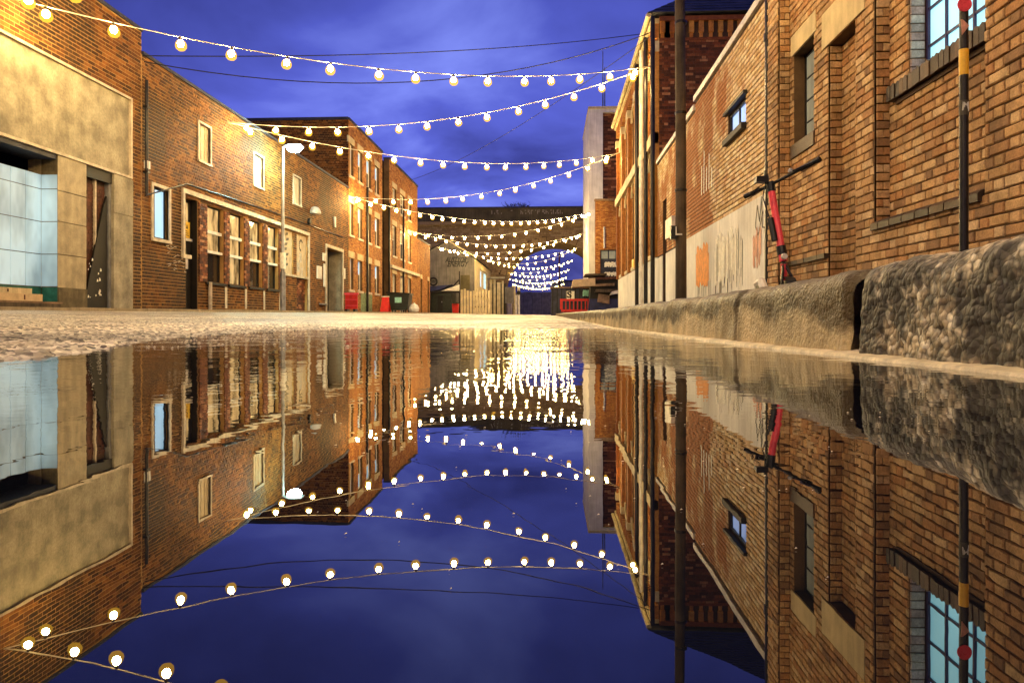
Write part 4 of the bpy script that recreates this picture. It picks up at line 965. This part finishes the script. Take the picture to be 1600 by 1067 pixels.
part('side_wall', wall_panel(FE, YG+.302, 76.5, 0, ze, [wn], -.25, .0, None, None), M['cream'], gb)
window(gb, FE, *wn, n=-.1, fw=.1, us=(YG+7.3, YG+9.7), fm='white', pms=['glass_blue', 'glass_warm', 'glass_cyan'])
part('roof', MB().add([(xa_,YG-.2,zp_+.05),(xe+.2,YG-.2,ze),(xe+.2,76.5,ze),(xa_,76.5,zp_+.05),(xw_-.2,YG-.2,ze+.2),(xw_-.2,76.5,ze+.2)], [(0,1,2,3),(4,0,3,5)]), M['slate'], gb)
part('verge', MB().poly([(xe+.2, ze-.04), (xe+.2, ze+.12), (xa_, zp_+.16), (xa_, zp_)], FGa, 0, .12), M['cream'], gb)
sgn = bpy.data.objects.new('lettering', None)
text('lettering', 'AUSTYOR', .62, FGa, xg(696), zg(410), .05, M['black_plastic'], gb, shear=.4, sx=.62)
text('lettering', 'ENERGY', .62, FGa, xg(698.5), zg(416.8), .05, M['black_plastic'], gb, shear=.4, sx=.72)
mb = MB(); mb.tube([FGa.p(xg(677.5)+.3*math.cos(q), zg(440)+.3*math.sin(q), .05) for q in np.linspace(0, 2*math.pi, 17)], .07, 4); mb.box(xg(677.5)-.2, xg(677.5)+.2, zg(440)-.1, zg(440)-.03, 0, .04, FGa); mb.box(xg(677.5)-.2, xg(677.5)+.2, zg(440)+.03, zg(440)+.1, 0, .04, FGa); mb.box(xg(673), xg(681), zg(434.5), zg(433.5), 0, .05, FGa)
part('emblem', mb, M['black_plastic'], gb, label='round black emblem with bars, low left on the grey gable')
# black site cabin
YK = 57.0; FK = front(YK); xk = lambda x: PY(YK, x)[0]; zk = lambda y: PY(YK, 690, y)[1]; gk = float(rise(YK))+.1
kb = thing('site_cabin', 'low black cabin with a blue sheeted roof below the grey gable', 'cabin', (xk(688), YK, gk))
part('body', MB().box(xk(672.5), xk(706), gk, zk(458), -2.4, 0, FK), M['green_bin'], kb)
part('door', MB().box(xk(684), xk(692), gk+.1, zk(462), 0, .04, FK), M['dark'], kb)
part('handle', MB().box(xk(690), xk(691), gk+.9, gk+1.0, .04, .08, FK), M['grey_metal'], kb)
part('roof_sheet', MB().poly([(xk(672), zk(456)), (xk(672), zk(448)), (xk(705), zk(445)), (xk(690), zk(452))], FK, -2.5, .2), M['tarp'], kb)
part('roof_trim', MB().poly([(xk(690), zk(454.5)), (xk(718), zk(454.5)), (xk(718), zk(445)), (xk(706), zk(449))], FK, -.4, .15), M['white'], kb)
part('roof_edge', MB().box(xk(672), xk(719), zk(457.5), zk(455), -.4, .25, FK), M['dark'], kb)
hb = thing('hoarding_panel', 'dark square hoarding board on a post beside the cream shed wall', 'board', (xk(727), YK, gk))
part('panel', MB().box(xk(719.5), xk(734), zk(453), zk(430), -.1, 0, FK), M['viaduct_dark'], hb); part('post', MB().box(xk(717), xk(719), gk, zk(424), -.1, .02, FK), M['black_metal'], hb)
part('arm', MB().tube([FK.p(xk(706), zk(450), .1), FK.p(xk(718), zk(437), .1)], .05, 5), M['black_metal'], hb)
# pale paling fence
fn = thing('paling_fence', 'pale upright paling fence in front of the cream shed wall', 'fence', (xk(742), YK-.5, gk)); Ff = front(YK-.5)
x_ = xk(721)
while x_ < xk(766): part('pale', MB().box(x_, x_+.17, gk-.05, zk(454)+random.uniform(-.1, .12), -.04, 0, Ff), M['cream'], fn); x_ += .235
part('rail', MB().box(xk(720), xk(766), gk+.5, gk+.6, -.08, -.041, Ff).box(xk(720), xk(766), gk+1.3, gk+1.4, -.08, -.041, Ff), M['junk'], fn)
def wheelie(name, label, X, Y, zb, w, d, h, bm, lm, cat='bin', group=None):
    o = thing(name, label, cat, (X, Y, zb), group); mb = MB()
    P = []; 
    for (s_, z) in ((.82, .06), (1, h)):
        P += [(X-w/2*s_, Y-d/2*s_, zb+z), (X+w/2*s_, Y-d/2*s_, zb+z), (X+w/2*s_, Y+d/2*s_, zb+z), (X-w/2*s_, Y+d/2*s_, zb+z)]
    mb.add(P, [(3,2,1,0),(4,5,6,7),(0,1,5,4),(1,2,6,5),(2,3,7,6),(3,0,4,7)]); part('body', mb, M[bm], o)
    part('lid', MB().box(X-w/2-.03, X+w/2+.03, Y-d/2-.05, Y+d/2+.03, zb+h, zb+h+.05).box(X-w*.35, X+w*.35, Y-d/2, Y+d/2, zb+h+.05, zb+h+.08), M[lm], o)
    for sx_ in (-1, 1): part('wheel', MB().lathe([(.09, -.025), (.09, .025)], (X+sx_*w*.36, Y+d*.3, zb+.09), 10, (1, 0, 0)), M['black_plastic'], o)
    part('handle', MB().tube([(X-w*.3, Y-d/2-.06, zb+h-.06), (X+w*.3, Y-d/2-.06, zb+h-.06)], .02, 6), M[lm], o)
    return o
YN = 73.0; FN = front(YN); xn = lambda x: PY(YN, x)[0]; zn = lambda y: PY(YN, 780, y)[1]; gn = float(rise(YN))+.05
hd_ = thing('boarded_shopfront', 'cream boarded shopfront with dark door gaps before the left pier of the viaduct', 'shopfront', (xn(784), YN, gn))
for a, b2, yt in ((765.5, 769, 437), (771, 774.5, 436), (776.5, 782, 441), (784, 787, 439), (800, 805.5, 446)): part('board', MB().box(xn(a), xn(b2), gn, zn(yt), -.12, 0, FN), M['cream'], hd_)
part('door_gap', MB().box(xn(764.5), xn(790), gn, zn(443), -.3, -.13, FN), M['dark'], hd_)
part('awning', MB().box(xn(764), xn(789), zn(435.5), zn(433), -.3, .35, FN), M['render'], hd_)
kk = thing('grey_cabinet', 'tall grey cabinet on legs against the left jamb of the arch', 'cabinet', (xn(796), YN-.6, gn)); FK2 = front(YN-.6)
part('body', MB().box(xn(789.5), xn(803), zn(474), zn(449), -.5, 0, FK2), M['corrugated'], kk); part('door', MB().box(xn(791), xn(801.5), zn(472), zn(451), .0, .03, FK2), M['corrugated'], kk)
for a in (790.5, 801): part('leg', MB().box(xn(a), xn(a+1.2), gn, zn(474), -.4, -.05, FK2), M['wood'], kk)
for k_i, (x_, lab) in enumerate(((807.5, 'slim white bollard left of the arch opening'), (812, 'slim white bollard just inside the arch opening'), (757, 'slim white bollard by the paling fence'))):
    tag(part('bollard', MB().tube([(xn(x_), YN-1.5, gn-.02), (xn(x_), YN-1.5, zn(462))], .09, 8), M['white'], None), lab, 'bollard')
wheelie('wheelie_bin', 'dark red wheelie bin standing beside the black cabin', xk(714.5), YK-1, gk, .5, .55, .78, 'red', 'dark')

# ------------------------------------------------------------------ street clutter at the left
def gl(Y): return float(rise(Y))+.185
Yr = 30.6; rb = thing('red_barrier', 'red plastic barrier panel standing at the foot of the orange block', 'barrier', (-8.35, Yr, gl(Yr))); z0 = gl(Yr)
part('panel', MB().box(-8.62, -8.10, Yr-.04, Yr+.04, z0+.12, z0+.72), M['red'], rb); part('top_rail', MB().box(-8.65, -8.07, Yr-.06, Yr+.06, z0+.722, z0+.80), M['red_paint'], rb)
for sx_ in (-8.55, -8.2): part('foot', MB().box(sx_-.05, sx_+.05, Yr-.2, Yr+.2, z0, z0+.118), M['black_plastic'], rb)
mb = MB(); 
for k in (.25, .5): mb.box(-8.6, -8.12, Yr-.052, Yr-.041, z0+k, z0+k+.03)
part('rib', mb, M['red_paint'], rb)
Yr = 36.3; z0 = gl(Yr); rc_ = thing('red_sign_board', 'red A-board leaning by the doorway of the orange block', 'sign', (-8.2, Yr, z0))
part('board', MB().add([(-8.42,Yr-.3,z0),(-8.0,Yr-.3,z0),(-8.04,Yr,z0+.75),(-8.38,Yr,z0+.75),(-8.42,Yr-.27,z0),(-8.0,Yr-.27,z0),(-8.04,Yr+.03,z0+.75),(-8.38,Yr+.03,z0+.75)], [(0,1,2,3),(7,6,5,4),(0,4,5,1),(1,5,6,2),(2,6,7,3),(3,7,4,0)]), M['red'], rc_)
part('board', MB().add([(-8.42,Yr+.3,z0),(-8.0,Yr+.3,z0),(-8.04,Yr+.035,z0+.75),(-8.38,Yr+.035,z0+.75)], [(0,1,2,3)]), M['red'], rc_)
part('top_cap', MB().box(-8.4, -8.02, Yr-.03, Yr+.06, z0+.752, z0+.80), M['white'], rc_)
Yd = 38.0; z0 = gl(Yd); xd = -7.9
ds = thing('dumpster', 'big dark four-wheeled dumpster with sloping lid outside the brown block', 'bin', (xd, Yd, z0))
part('body', MB().poly([(-8.35, z0+.12), (-7.45, z0+.12), (-7.35, z0+.92), (-8.5, z0+.98)], front(Yd), -1.0, 0), M['green_bin'], ds)
part('lid', MB().poly([(-8.56, z0+.985), (-7.3, z0+.925), (-7.32, z0+1.0), (-8.54, z0+1.07)], front(Yd), -1.05, .06), M['dark'], ds)
for a in (-8.25, -7.55):
    for b2 in (.12, .88): part('wheel', MB().lathe([(.07, -.03), (.07, .03)], (a, Yd+b2, z0+.07), 8, (1,0,0)), M['black_plastic'], ds)
part('sticker', MB().box(-8.1, -7.75, z0+.5, z0+.78, 0, .01, front(Yd)), M['graf_mint'], ds)
tag(part('rubbish_sack', MB().lathe([(.05, 0), (.24, .04), (.28, .2), (.2, .38), (.05, .46), (.07, .52)], (-7.15, Yd+.3, z0), 9), M['white'], None), 'pale full rubbish sack on the pavement beside the dumpster', 'bag')
# street lamp
XL_, = (-8.25,); YLp = lY(442, XL_); zl_ = lZ(442, 236, XL_); z0 = gl(YLp)
sl = thing('street_lamp', 'tall grey street lamp with cool white head by the workshop wall', 'street lamp', (XL_, YLp, z0))
part('pole', MB().tube([(XL_, YLp, z0), (XL_, YLp, z0+1.2)], .085, 12).tube([(XL_, YLp, z0+1.19), (XL_, YLp, zl_+.12)], .055, 10, .04), M['grey_metal'], sl)
part('arm', MB().tube([(XL_, YLp, zl_+.10), (XL_+.1, YLp-.02, zl_+.17), (XL_+.3, YLp-.05, zl_+.18)], .03, 8), M['grey_metal'], sl)
hd = part('lamp_head', MB().poly([(XL_+.08, zl_+.10), (XL_+.62, zl_+.12), (XL_+.58, zl_+.20), (XL_+.15, zl_+.22)], front(YLp+.1), -.1, .12), M['grey_metal'], sl)
mb = MB(); mb.smooth = True; mb.lathe([(.0, -.15), (.12, -.13), (.21, -.07), (.22, 0)], (XL_+.36, YLp, zl_+.10), 12); part('lens', mb, M['lamp_cool'], hd)
part('poster', MB().lathe([(.09, 0), (.09, .5)], (XL_, YLp, z0+1.3), 10), M['graf_white'], sl)

# ------------------------------------------------------------------ RIGHT: things on the pavement
# telegraph pole
Yt = 14.0; Xt = PY(Yt, 1064)[0]
tp = thing('utility_pole', 'thick weathered dark wooden pole rising out of the picture by the low wall', 'pole', (Xt, Yt, .18))
part('shaft', MB().tube([(Xt, Yt, .15), (Xt, Yt, 3), (Xt-.02, Yt, 6), (Xt-.03, Yt, 9)], .105, 14, .085), M['wood'], tp)
for zz in (2.45, 3.9, 5.6, 6.1): part('band', MB().lathe([(.112, 0), (.114, .01), (.114, .04), (.112, .05)], (Xt, Yt, zz), 14), M['black_metal'], tp)
part('junction_box', MB().box(Xt-.2, Xt-.1, Yt-.1, Yt+.05, 1.55, 1.8), M['black_plastic'], tp); part('clip', MB().box(Xt-.12, Xt, Yt-.13, Yt-.11, 1.62, 1.65).box(Xt-.12, Xt-.1, Yt-.13, Yt-.11, 1.65, 1.78), M['white'], tp)
# slim black signpost with wrapped tapes
Yg = 4.35; Xg = PY(Yg, 1506)[0]; zof = lambda y: PY(Yg, 1506, y)[1]
gp = thing('signpost', 'slim black post wrapped with orange tape in front of the lit blue window', 'post', (Xg, Yg, .15))
part('post', MB().tube([(Xg, Yg, .13), (Xg, Yg, 3.6)], .024, 16), M['black_metal'], gp)
def wrap(y0, y1, m, lab, r=.0255): part('tape', MB().lathe([(r, 0), (r, zof(y0)-zof(y1))], (Xg, Yg, zof(y1)), 16), M[m], gp, label=lab)
wrap(78, 118, 'orange', 'orange reflective band'); wrap(158, 181, 'graf_dark', 'small dark sticker with pale scribble')
scr = [(Xg+.0262*math.cos(a)*1, Yg-.0262*math.sin(a), zof(176)+.055*abs(math.sin(i*1.7))) for i, a in enumerate(np.linspace(1.0, 2.3, 14))]
part('sticker_print', MB().tube(scr, .0025, 4), M['graf_white'], gp)
part('sticker', MB().lathe([(.001, -.003), (.040, -.003), (.040, .003), (.001, .003)], (Xg-.012, Yg-.030, zof(11)), 18, (0,1,0)), M['red_paint'], gp, label='round red disc sticker')
part('sticker', MB().poly([(Xg-.032, zof(34)), (Xg-.024, zof(34)), (Xg+.014, zof(44)), (Xg-.026, zof(58))], front(Yg-.03), -.002, .002), M['graf_pink'], gp, label='pink arrow-shaped sticker')
# folded electric scooter
Ysc, Xsc = 6.9, PY(6.9, 1224)[0]; zsc = .165
sc_ = thing('electric_scooter', 'red and black electric scooter parked before the white dado', 'scooter', (Xsc, Ysc, zsc))
zo = lambda y: PY(Ysc, 1220, y)[1]; xo = lambda x: PY(Ysc, x)[0]
top = Vector((xo(1211), Ysc+.12, zo(292))); bot = Vector((xo(1227), Ysc-.02, zo(432)))
st = lambda f: top.lerp(bot, f)
part('stem', MB().tube([st(0), st(.83)], .033, 12, .036), M['red_paint'], sc_)
part('stem_grip', MB().tube([st(-.08), st(.03)], .040, 12), M['black_plastic'], sc_)
part('stem_band', MB().tube([st(.66), st(.76)], .044, 12), M['black_plastic'], sc_)
bt = part('battery_pack', MB().tube([st(.34)+Vector((-.055, -.01, 0)), st(.60)+Vector((-.05, -.01, 0))], .03, 8), M['black_plastic'], sc_)
hl = Vector((xo(1168)+.06, Ysc+.33, zo(303)+.03)); hr_ = Vector((xo(1272)-.06, Ysc-.32, zo(249)-.07)); mid = st(-.05)
part('handlebar', MB().tube([hl, mid.lerp(hl, .5), mid, mid.lerp(hr_, .5), hr_], .016, 8), M['black_plastic'], sc_)
for e_ in (hl, hr_): part('grip', MB().tube([e_, e_.lerp(mid, .38)], .023, 10), M['black_plastic'], sc_)
part('brake_lever', MB().tube([mid.lerp(hl, .45)+Vector((0, -.03, .02)), mid.lerp(hl, .8)+Vector((-.02, -.08, .0))], .009, 6), M['black_metal'], sc_)
part('brake_lever', MB().tube([mid.lerp(hr_, .45)+Vector((0, -.03, .02)), mid.lerp(hr_, .8)+Vector((.0, -.08, .0))], .009, 6), M['black_metal'], sc_)
part('display', MB().box(mid.x-.14, mid.x-.03, mid.y-.05, mid.y+.05, mid.z+.02, mid.z+.075), M['black_plastic'], sc_)
part('bell', MB().lathe([(.022, 0), (.022, .02), (.01, .035)], mid.lerp(hr_, .42)+Vector((0, 0, .02)), 10), M['grey_metal'], sc_)
part('brake_cable', MB().tube([mid+Vector((-.05, -.02, .03)), st(.1)+Vector((-.09, -.0, .0)), st(.34)+Vector((-.06, -.0, 0))], .006, 5), M['black_plastic'], sc_)
wc = Vector((bot.x+.003, Ysc-.06, zsc+.125))
for nm, cc_ in (('front_wheel', wc), ('rear_wheel', wc+Vector((.02, .95, 0)))):
    w_ = part(nm, MB().lathe([(.085, -.03), (.115, -.028), (.125, -.012), (.125, .012), (.115, .028), (.085, .03)], cc_, 22, (1, .05, 0)), M['black_plastic'], sc_); part('rim', MB().lathe([(.02, -.034), (.08, -.033), (.08, .033), (.02, .034)], cc_, 16, (1, .05, 0)), M['grey_metal'], w_)
fen = [wc+Vector((0, .15*math.cos(a), .15*math.sin(a))) for a in np.linspace(.2, 2.9, 10)]
mb = MB()
for a, b2 in zip(fen, fen[1:]): mb.add([a+Vector((-.045,0,0)), a+Vector((.045,0,0)), b2+Vector((.045,0,0)), b2+Vector((-.045,0,0))], [(0,1,2,3)])
fd = part('front_fender', mb, M['black_plastic'], sc_)
part('fork', MB().tube([st(.82), wc+Vector((-.05, 0, .12)), wc+Vector((-.05, 0, 0))], .014, 6).tube([st(.82), wc+Vector((.05, 0, .12)), wc+Vector((.05, 0, 0))], .014, 6), M['black_metal'], sc_)
part('headlight', MB().lathe([(.025, -.02), (.03, .01), (.02, .02)], st(.78)+Vector((0, -.05, 0)), 10, (0, 1, 0)), M['white'], sc_)
part('deck', MB().box(wc.x-.075, wc.x+.085, wc.y+.17, wc.y+.82, zsc+.10, zsc+.15), M['black_plastic'], sc_)
part('deck_stripe', MB().box(wc.x-.085, wc.x-.076, wc.y+.2, wc.y+.8, zsc+.11, zsc+.14), M['red_paint'], sc_)
part('rear_fender', MB().tube([wc+Vector((.02, .8, .06)), wc+Vector((.02, .9, .15)), wc+Vector((.02, 1.05, .13))], .045, 8), M['white'], sc_)
part('neck', MB().tube([st(.86), wc+Vector((.0, .10, .02)), wc+Vector((.0, .2, 0))], .03, 8), M['red_paint'], sc_)

# ------------------------------------------------------------------ far right: barrier, hoarding, heap
def gr(Y): return float(rise(Y))+.11
Yb = 46.0; FB = front(Yb); xb = lambda x: PY(Yb, x)[0]; zb_ = lambda y: PY(Yb, 898, y)[1]; z0 = gr(Yb)
ba = thing('road_barrier', 'bright red slatted plastic road barrier at the far end of the kerb', 'barrier', (xb(898), Yb, z0))
x0_, x1_, zt_ = xb(875), xb(922), zb_(467)
part('frame', MB().box(x0_, x1_, zt_-.13, zt_, -.03, .03, FB).box(x0_+.08, x1_-.08, z0+.12, z0+.27, -.03, .03, FB).box(x0_, x0_+.16, z0+.27, zt_-.13, -.03, .03, FB).box(x1_-.16, x1_, z0+.27, zt_-.13, -.03, .03, FB), M['red'], ba)
for k in range(6): u = x0_+.16+(x1_-x0_-.32)*(k+.7)/6.4; part('slat', MB().box(u, u+.07, z0+.27, zt_-.13, -.02, .02, FB), M['red'], ba)
for u in (x0_+.3, x1_-.3): part('foot', MB().box(u-.07, u+.07, z0, z0+.12, -.25, .25, FB), M['black_plastic'], ba)
Yh = 47.6; FH = front(Yh); xh = lambda x: PY(Yh, x)[0]; zh = lambda y: PY(Yh, 890, y)[1]; z0 = gr(Yh)-.1
hw = thing('dark_container', 'black container with white S poster behind the red barrier', 'container', (xh(890), Yh, z0))
part('body', MB().box(xh(861), xh(926), z0, zh(450), -2.4, 0, FH), M['slate'], hw)
part('roof_edge', MB().box(xh(860), xh(927), zh(450), zh(448.5), -2.5, .08, FH), M['junk'], hw)
po = part('poster', MB().box(xh(884), xh(897.5), zh(468), zh(455), 0, .02, FH), M['graf_white'], hw)
text('print', 'S', .55, FH, xh(885.5), zh(465), .025, M['black_plastic'], hw, sx=1.3)
scrawl(xh(911), xh(922), zh(464), zh(452), FH, .03, M['graf_mint'], hw, 3, .04)
mb = MB()
for k in range(9): u = xh(863)+k*.29; mb.box(u, u+.05, z0+.1, zh(451), 0, .03, FH)
part('cladding_ribs', mb, M['dark'], hw, 'stuff')
Yj = 45.0; FJ = front(Yj); xj = lambda x: PY(Yj, x)[0]; zj_ = lambda y: PY(Yj, 940, y)[1]; z0 = gr(Yj)-.1
def slab(name, label, cat, x0, x1, y0, y1, d0, d1, m, tilt=0):
    a, b2, c_, d = xj(x0), xj(x1), zj_(y1), zj_(y0); return tag(part(name, MB().poly([(a, c_), (b2, c_+tilt), (b2, d+tilt), (a+.1, d)], FJ, d0, d1), M[m], None), label, cat)
slab('tarpaulin', 'dark blue tarpaulin sagging at the foot of the heap', 'tarpaulin', 919, 967, 467, 487, -1.2, .0, 'tarp')
slab('cardboard_sheet', 'large bent sheet of cardboard draped over the container end', 'cardboard', 893, 930, 437, 449, -1.4, .1, 'card', .1)
slab('cardboard_sheet', 'cardboard flap hanging down beside the blue tarpaulin', 'cardboard', 933, 952, 459, 472, -.6, .15, 'junk', -.12)
slab('timber_board', 'brown board jutting out topmost on the heap', 'board', 912, 948, 428, 431.5, -2, .1, 'wood', .05)
slab('timber_board', 'brown board second from the top of the heap', 'board', 917, 967, 434, 438, -2, .0, 'brown', .08)
slab('timber_board', 'flat board low on the heap above the cardboard flap', 'board', 929, 967, 452, 457, -1.6, .12, 'wood')
slab('timber_board', 'pale board in the middle of the heap', 'board', 924, 960, 444, 448, -1.6, .05, 'junk', .06)
slab('rubbish_heap', 'dark jumble of scrap filling the middle of the heap by the garage', 'rubbish', 922, 968, 436, 468, -2.2, -.25, 'dark')
slab('polystyrene_sheet', 'white sheet of polystyrene stuck out low at the right of the heap', 'sheet', 953, 967, 456, 461, -.5, .2, 'white', .1)
scrawl(xj(945), xj(966), zj_(443), zj_(434), FJ, .3, M['graf_white'], lb) if False else None

# ------------------------------------------------------------------ beyond the arch
YQ = 136.0; FQ = front(YQ); xq = lambda x: PY(YQ, x)[0]; zq = lambda y: PY(YQ, 840, y)[1]
fh = thing('far_hoarding', 'long dark grey hoarding closing the street beyond the arch', 'hoarding', (xq(845), YQ, 0))
for a, b2 in ((780, 805), (805, 818), (818, 832), (832, 846), (846, 862), (862, 880), (880, 905)): part('panel', MB().box(xq(a)+.02, xq(b2)-.02, .3, zq(457)+random.uniform(-.15, .15), -.2, 0, FQ), M['corrugated'], fh)
part('backing', MB().box(xq(780), xq(905), .3, zq(459), -.3, -.21, FQ), M['dark'], fh)
wbd = thing('far_building', 'brown low building seen right through the arch above the hoarding', 'building', (xq(870), YQ+20, 0)); FQ2 = front(YQ+20)
x2 = lambda x: PY(YQ+20, x)[0]; z2 = lambda y: PY(YQ+20, 870, y)[1]
part('wall', MB().box(x2(861), x2(940), 0, z2(440), -6, 0, FQ2), M['render'], wbd); part('roof', MB().box(x2(860), x2(941), z2(440), z2(438), -6.2, .2, FQ2), M['slate'], wbd)
cbx = thing('far_shop_row', 'row of cream lit shopfronts running under the left of the arch', 'building', (-6.3, 90, 0))
Fc = left_at(-6.0)
hs = [(78+4.5*k, 78+4.5*k+1.6, .5, 3.2) for k in range(8)]
part('wall', wall_panel(Fc, 77.6, 115, 0, 4.2, hs, -.3, 0, None, None), M['cream'], cbx)
for h_ in hs: window(cbx, Fc, *h_, n=-.1, fw=.08, pm='glass_dark')
part('back_wall', MB().box(77.6, 115, 0, 4, -4, -.5, Fc), M['interior'], cbx)
FX = front(100.0); xx_ = lambda x: PY(100., x)[0]; zx = lambda y: PY(100., 796, y)[1]
rs = thing('round_sign', 'white post with small round sign near the far hoarding', 'sign', (xx_(811), 99, .6))
part('post', MB().box(xx_(809), xx_(813), .6, zx(450), 1, 1.1, FX), M['white'], rs); part('disc', MB().lathe([(.28, 0), (.28, .05)], (xx_(811), 98.8, zx(458)), 14, (0, 1, 0)), M['black_plastic'], rs)
mb = thing('far_post', 'tall reddish post standing far beyond the arch', 'post', (xx_(874), 100, .6)); part('shaft', MB().tube([(xx_(874), 100, .6), (xx_(874), 100, zx(395))], .12, 6), M['brown'], mb)

# ------------------------------------------------------------------ festoon lights zigzagging over the street
bm_ = MB(); bm_.smooth = True
rb_ = .052
bm_.lathe([(.012, .055), (.03, .044), (.05, .018), (.058, -.012), (.052, -.046), (.032, -.068), (.006, -.075)], (0, 0, -.075), 10)
nb_ = len(bm_.f)
bm_.lathe([(.02, .065), (.058, .05), (.088, .01), (.102, -.038), (.095, -.084), (.058, -.125), (.006, -.138)], (0, 0, -.085), 14)  # outer shell, shaped to stand in for the halo round the bulb
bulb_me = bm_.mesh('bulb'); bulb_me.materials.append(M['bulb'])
m, t, b, o = newmat('bulb_halo'); t.nodes.remove(b); tr_ = t.nodes.new('ShaderNodeBsdfTransparent'); em_ = t.nodes.new('ShaderNodeEmission'); em_.inputs[0].default_value = (1, .50, .045, 1); em_.inputs[1].default_value = .95  # see-through amber glow imitating the bulb's halo
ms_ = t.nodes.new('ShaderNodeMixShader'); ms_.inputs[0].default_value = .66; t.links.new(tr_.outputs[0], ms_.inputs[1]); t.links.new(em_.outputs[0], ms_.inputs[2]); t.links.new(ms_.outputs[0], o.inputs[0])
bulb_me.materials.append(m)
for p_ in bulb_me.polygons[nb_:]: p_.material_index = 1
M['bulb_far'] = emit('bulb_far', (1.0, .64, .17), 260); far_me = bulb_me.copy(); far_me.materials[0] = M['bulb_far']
hm = MB(); hm.smooth = True; hm.lathe([(.012, .03), (.026, .02), (.028, -.03), (.022, -.035)], (0, 0, 0), 8); hold_me = hm.mesh('lamp_holder'); hold_me.materials.append(M['lamp_holder'])
def festoon(A, B, sag, sp, label, group='festoon strings zigzagging over the street'):
    A, B = Vector(A), Vector(B); o = thing('festoon_string', label, 'string lights', A, group); L_ = (B-A).length; n = int(L_/sp)
    f = lambda p: A.lerp(B, p)-Vector((0, 0, 4*sag*p*(1-p)))
    part('cable', MB().tube([f(i/24) for i in range(25)], .011, 5), M['cable'], o)
    near = A.y < 50
    for i in range(n):
        p = (i+.6+random.uniform(-.06, .06))/(n+.35); q = f(p)
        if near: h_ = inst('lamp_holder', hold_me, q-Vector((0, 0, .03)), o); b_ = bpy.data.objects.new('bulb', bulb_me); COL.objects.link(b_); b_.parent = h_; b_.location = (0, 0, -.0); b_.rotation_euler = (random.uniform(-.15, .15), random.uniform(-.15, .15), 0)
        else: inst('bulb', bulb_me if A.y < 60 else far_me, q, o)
    return o
Lz, Rz = 5.36, 7.2
La = [(-8.7, -9, 5.3), (-8.7, 1.0, 5.2), (-8.7, 11.3, 5.2), (-8.7, 19.4, Lz), (-8.7, 31.3, Lz), (-8.7, 44.5, 5.45)]
Ra = [(2.9, -6, 6.3), (2.9, 6.9, 6.3), (2.9, 21.2, 7.28), (2.9, 31.4, 7.1), (2.75, 47, 6.9)]
for y_ in (55, 66, 79, 94, 112, 132): La.append((-8.6 if y_ < 59 else -5.9, y_, 5.5))
for y_ in (56, 67, 80, 95, 113, 133): Ra.append((2.6, y_, 6.6))
festoon(La[0], Ra[0], .7, 1.0, 'string of bulbs farthest behind the camera'); festoon(La[1], Ra[0], .7, 1.0, 'string of bulbs crossing just behind the camera')  # unseen strings behind the camera, added as fill light for the near walls
festoon(La[0], (2.9, -14, 6.0), .7, 1.0, 'string of bulbs leaving the street behind the camera'); festoon(La[1], Ra[1], .7, 1.0, 'string of bulbs crossing right over the puddle')
festoon(La[2], Ra[1], .6, 1.0, 'string of bulbs above the picture, seen only in the puddle at lower left')
festoon(La[2], Ra[2], .7, 1.0, 'highest string of bulbs in view, from top left to the ornate building corner')
festoon(La[3], Ra[2], .72, .80, 'string of bulbs climbing from the workshop wall to the ornate building corner')
festoon(La[3], Ra[3], .75, .95, 'string of bulbs dipping past the street lamp head towards the tower')
festoon(La[4], Ra[3], .8, .75, 'string of bulbs climbing from the orange block corner towards the tower')
festoon(La[4], Ra[4], .85, .75, 'string of bulbs across the viaduct parapet, starting on the orange block')
festoon(La[5], Ra[4], .85, .75, 'string of bulbs starting on the brown block, just under the parapet string')
for i in range(5, 11):
    lab = ['string of bulbs from the brown block ending lower on the tower edge', 'string of bulbs across the spandrel above the arch crown', 'string of bulbs crossing the arch opening high up', 'string of bulbs low in the arch opening', None, None][i-5]
    festoon(La[i], Ra[i], .9, .85 if i < 8 else .95, lab or 'one of the far strings merging into a glow beyond the arch')
    if i < 10: festoon(La[i+1], Ra[i], .9, .85 if i < 8 else .95, (lab+', its returning leg') if lab else 'one of the far strings merging into a glow beyond the arch')

# thin overhead wires
def wire(A, B, sag, label, r=.012):
    A, B = Vector(A), Vector(B); tag(part('overhead_wire', MB().tube([A.lerp(B, i/20)-Vector((0, 0, 4*sag*(i/20)*(1-i/20))) for i in range(21)], r, 4), M['wire'], None), label, 'wire')
wire((XL, lY(225), 5.6), (XR, 21, 8.2), .9, 'lower dark wire sagging from the workshop parapet across the sky')
wire((XL, lY(222), 5.7), (XR+1.5, 26, 10.2), .3, 'upper thin dark wire crossing the sky from the workshop parapet')
wire((XR, 20.5, 8.0), (-8.7, 45, 8.6), .5, 'thin wire from the slate-roofed building to the brown block')

# grit floating near the puddle's edges, and specks added in place of lens ghosts
mb = MB()
for k in range(260):
    y_ = random.uniform(1.2, 3.9); x_ = float(xleft(y_))+abs(random.gauss(0, .22)) if random.random() < .7 else random.uniform(-.9, .3); s_ = random.uniform(.0012, .004)
    mb.add([(x_-s_, y_-s_, .0008), (x_+s_, y_-s_*.6, .0010), (x_+s_*.4, y_+s_, .0013), (x_, y_, .003)], [(0,1,3),(1,2,3),(2,0,3)])
for k in range(90):  # tiny pale specks added close to the lens, imitating its ghost dots
    y_ = random.uniform(.13, .42); x_ = random.uniform(-.10, .16)*y_/.3; s_ = random.uniform(.0002, .00045)*y_/.2
    mb.add([(x_-s_, y_-s_, .0003), (x_+s_, y_-s_*.6, .0004), (x_+s_*.4, y_+s_, .0005), (x_, y_, .00055)], [(0,1,3),(1,2,3),(2,0,3)])
setting('floating_grit', mb, M['gutter'], 'stuff')
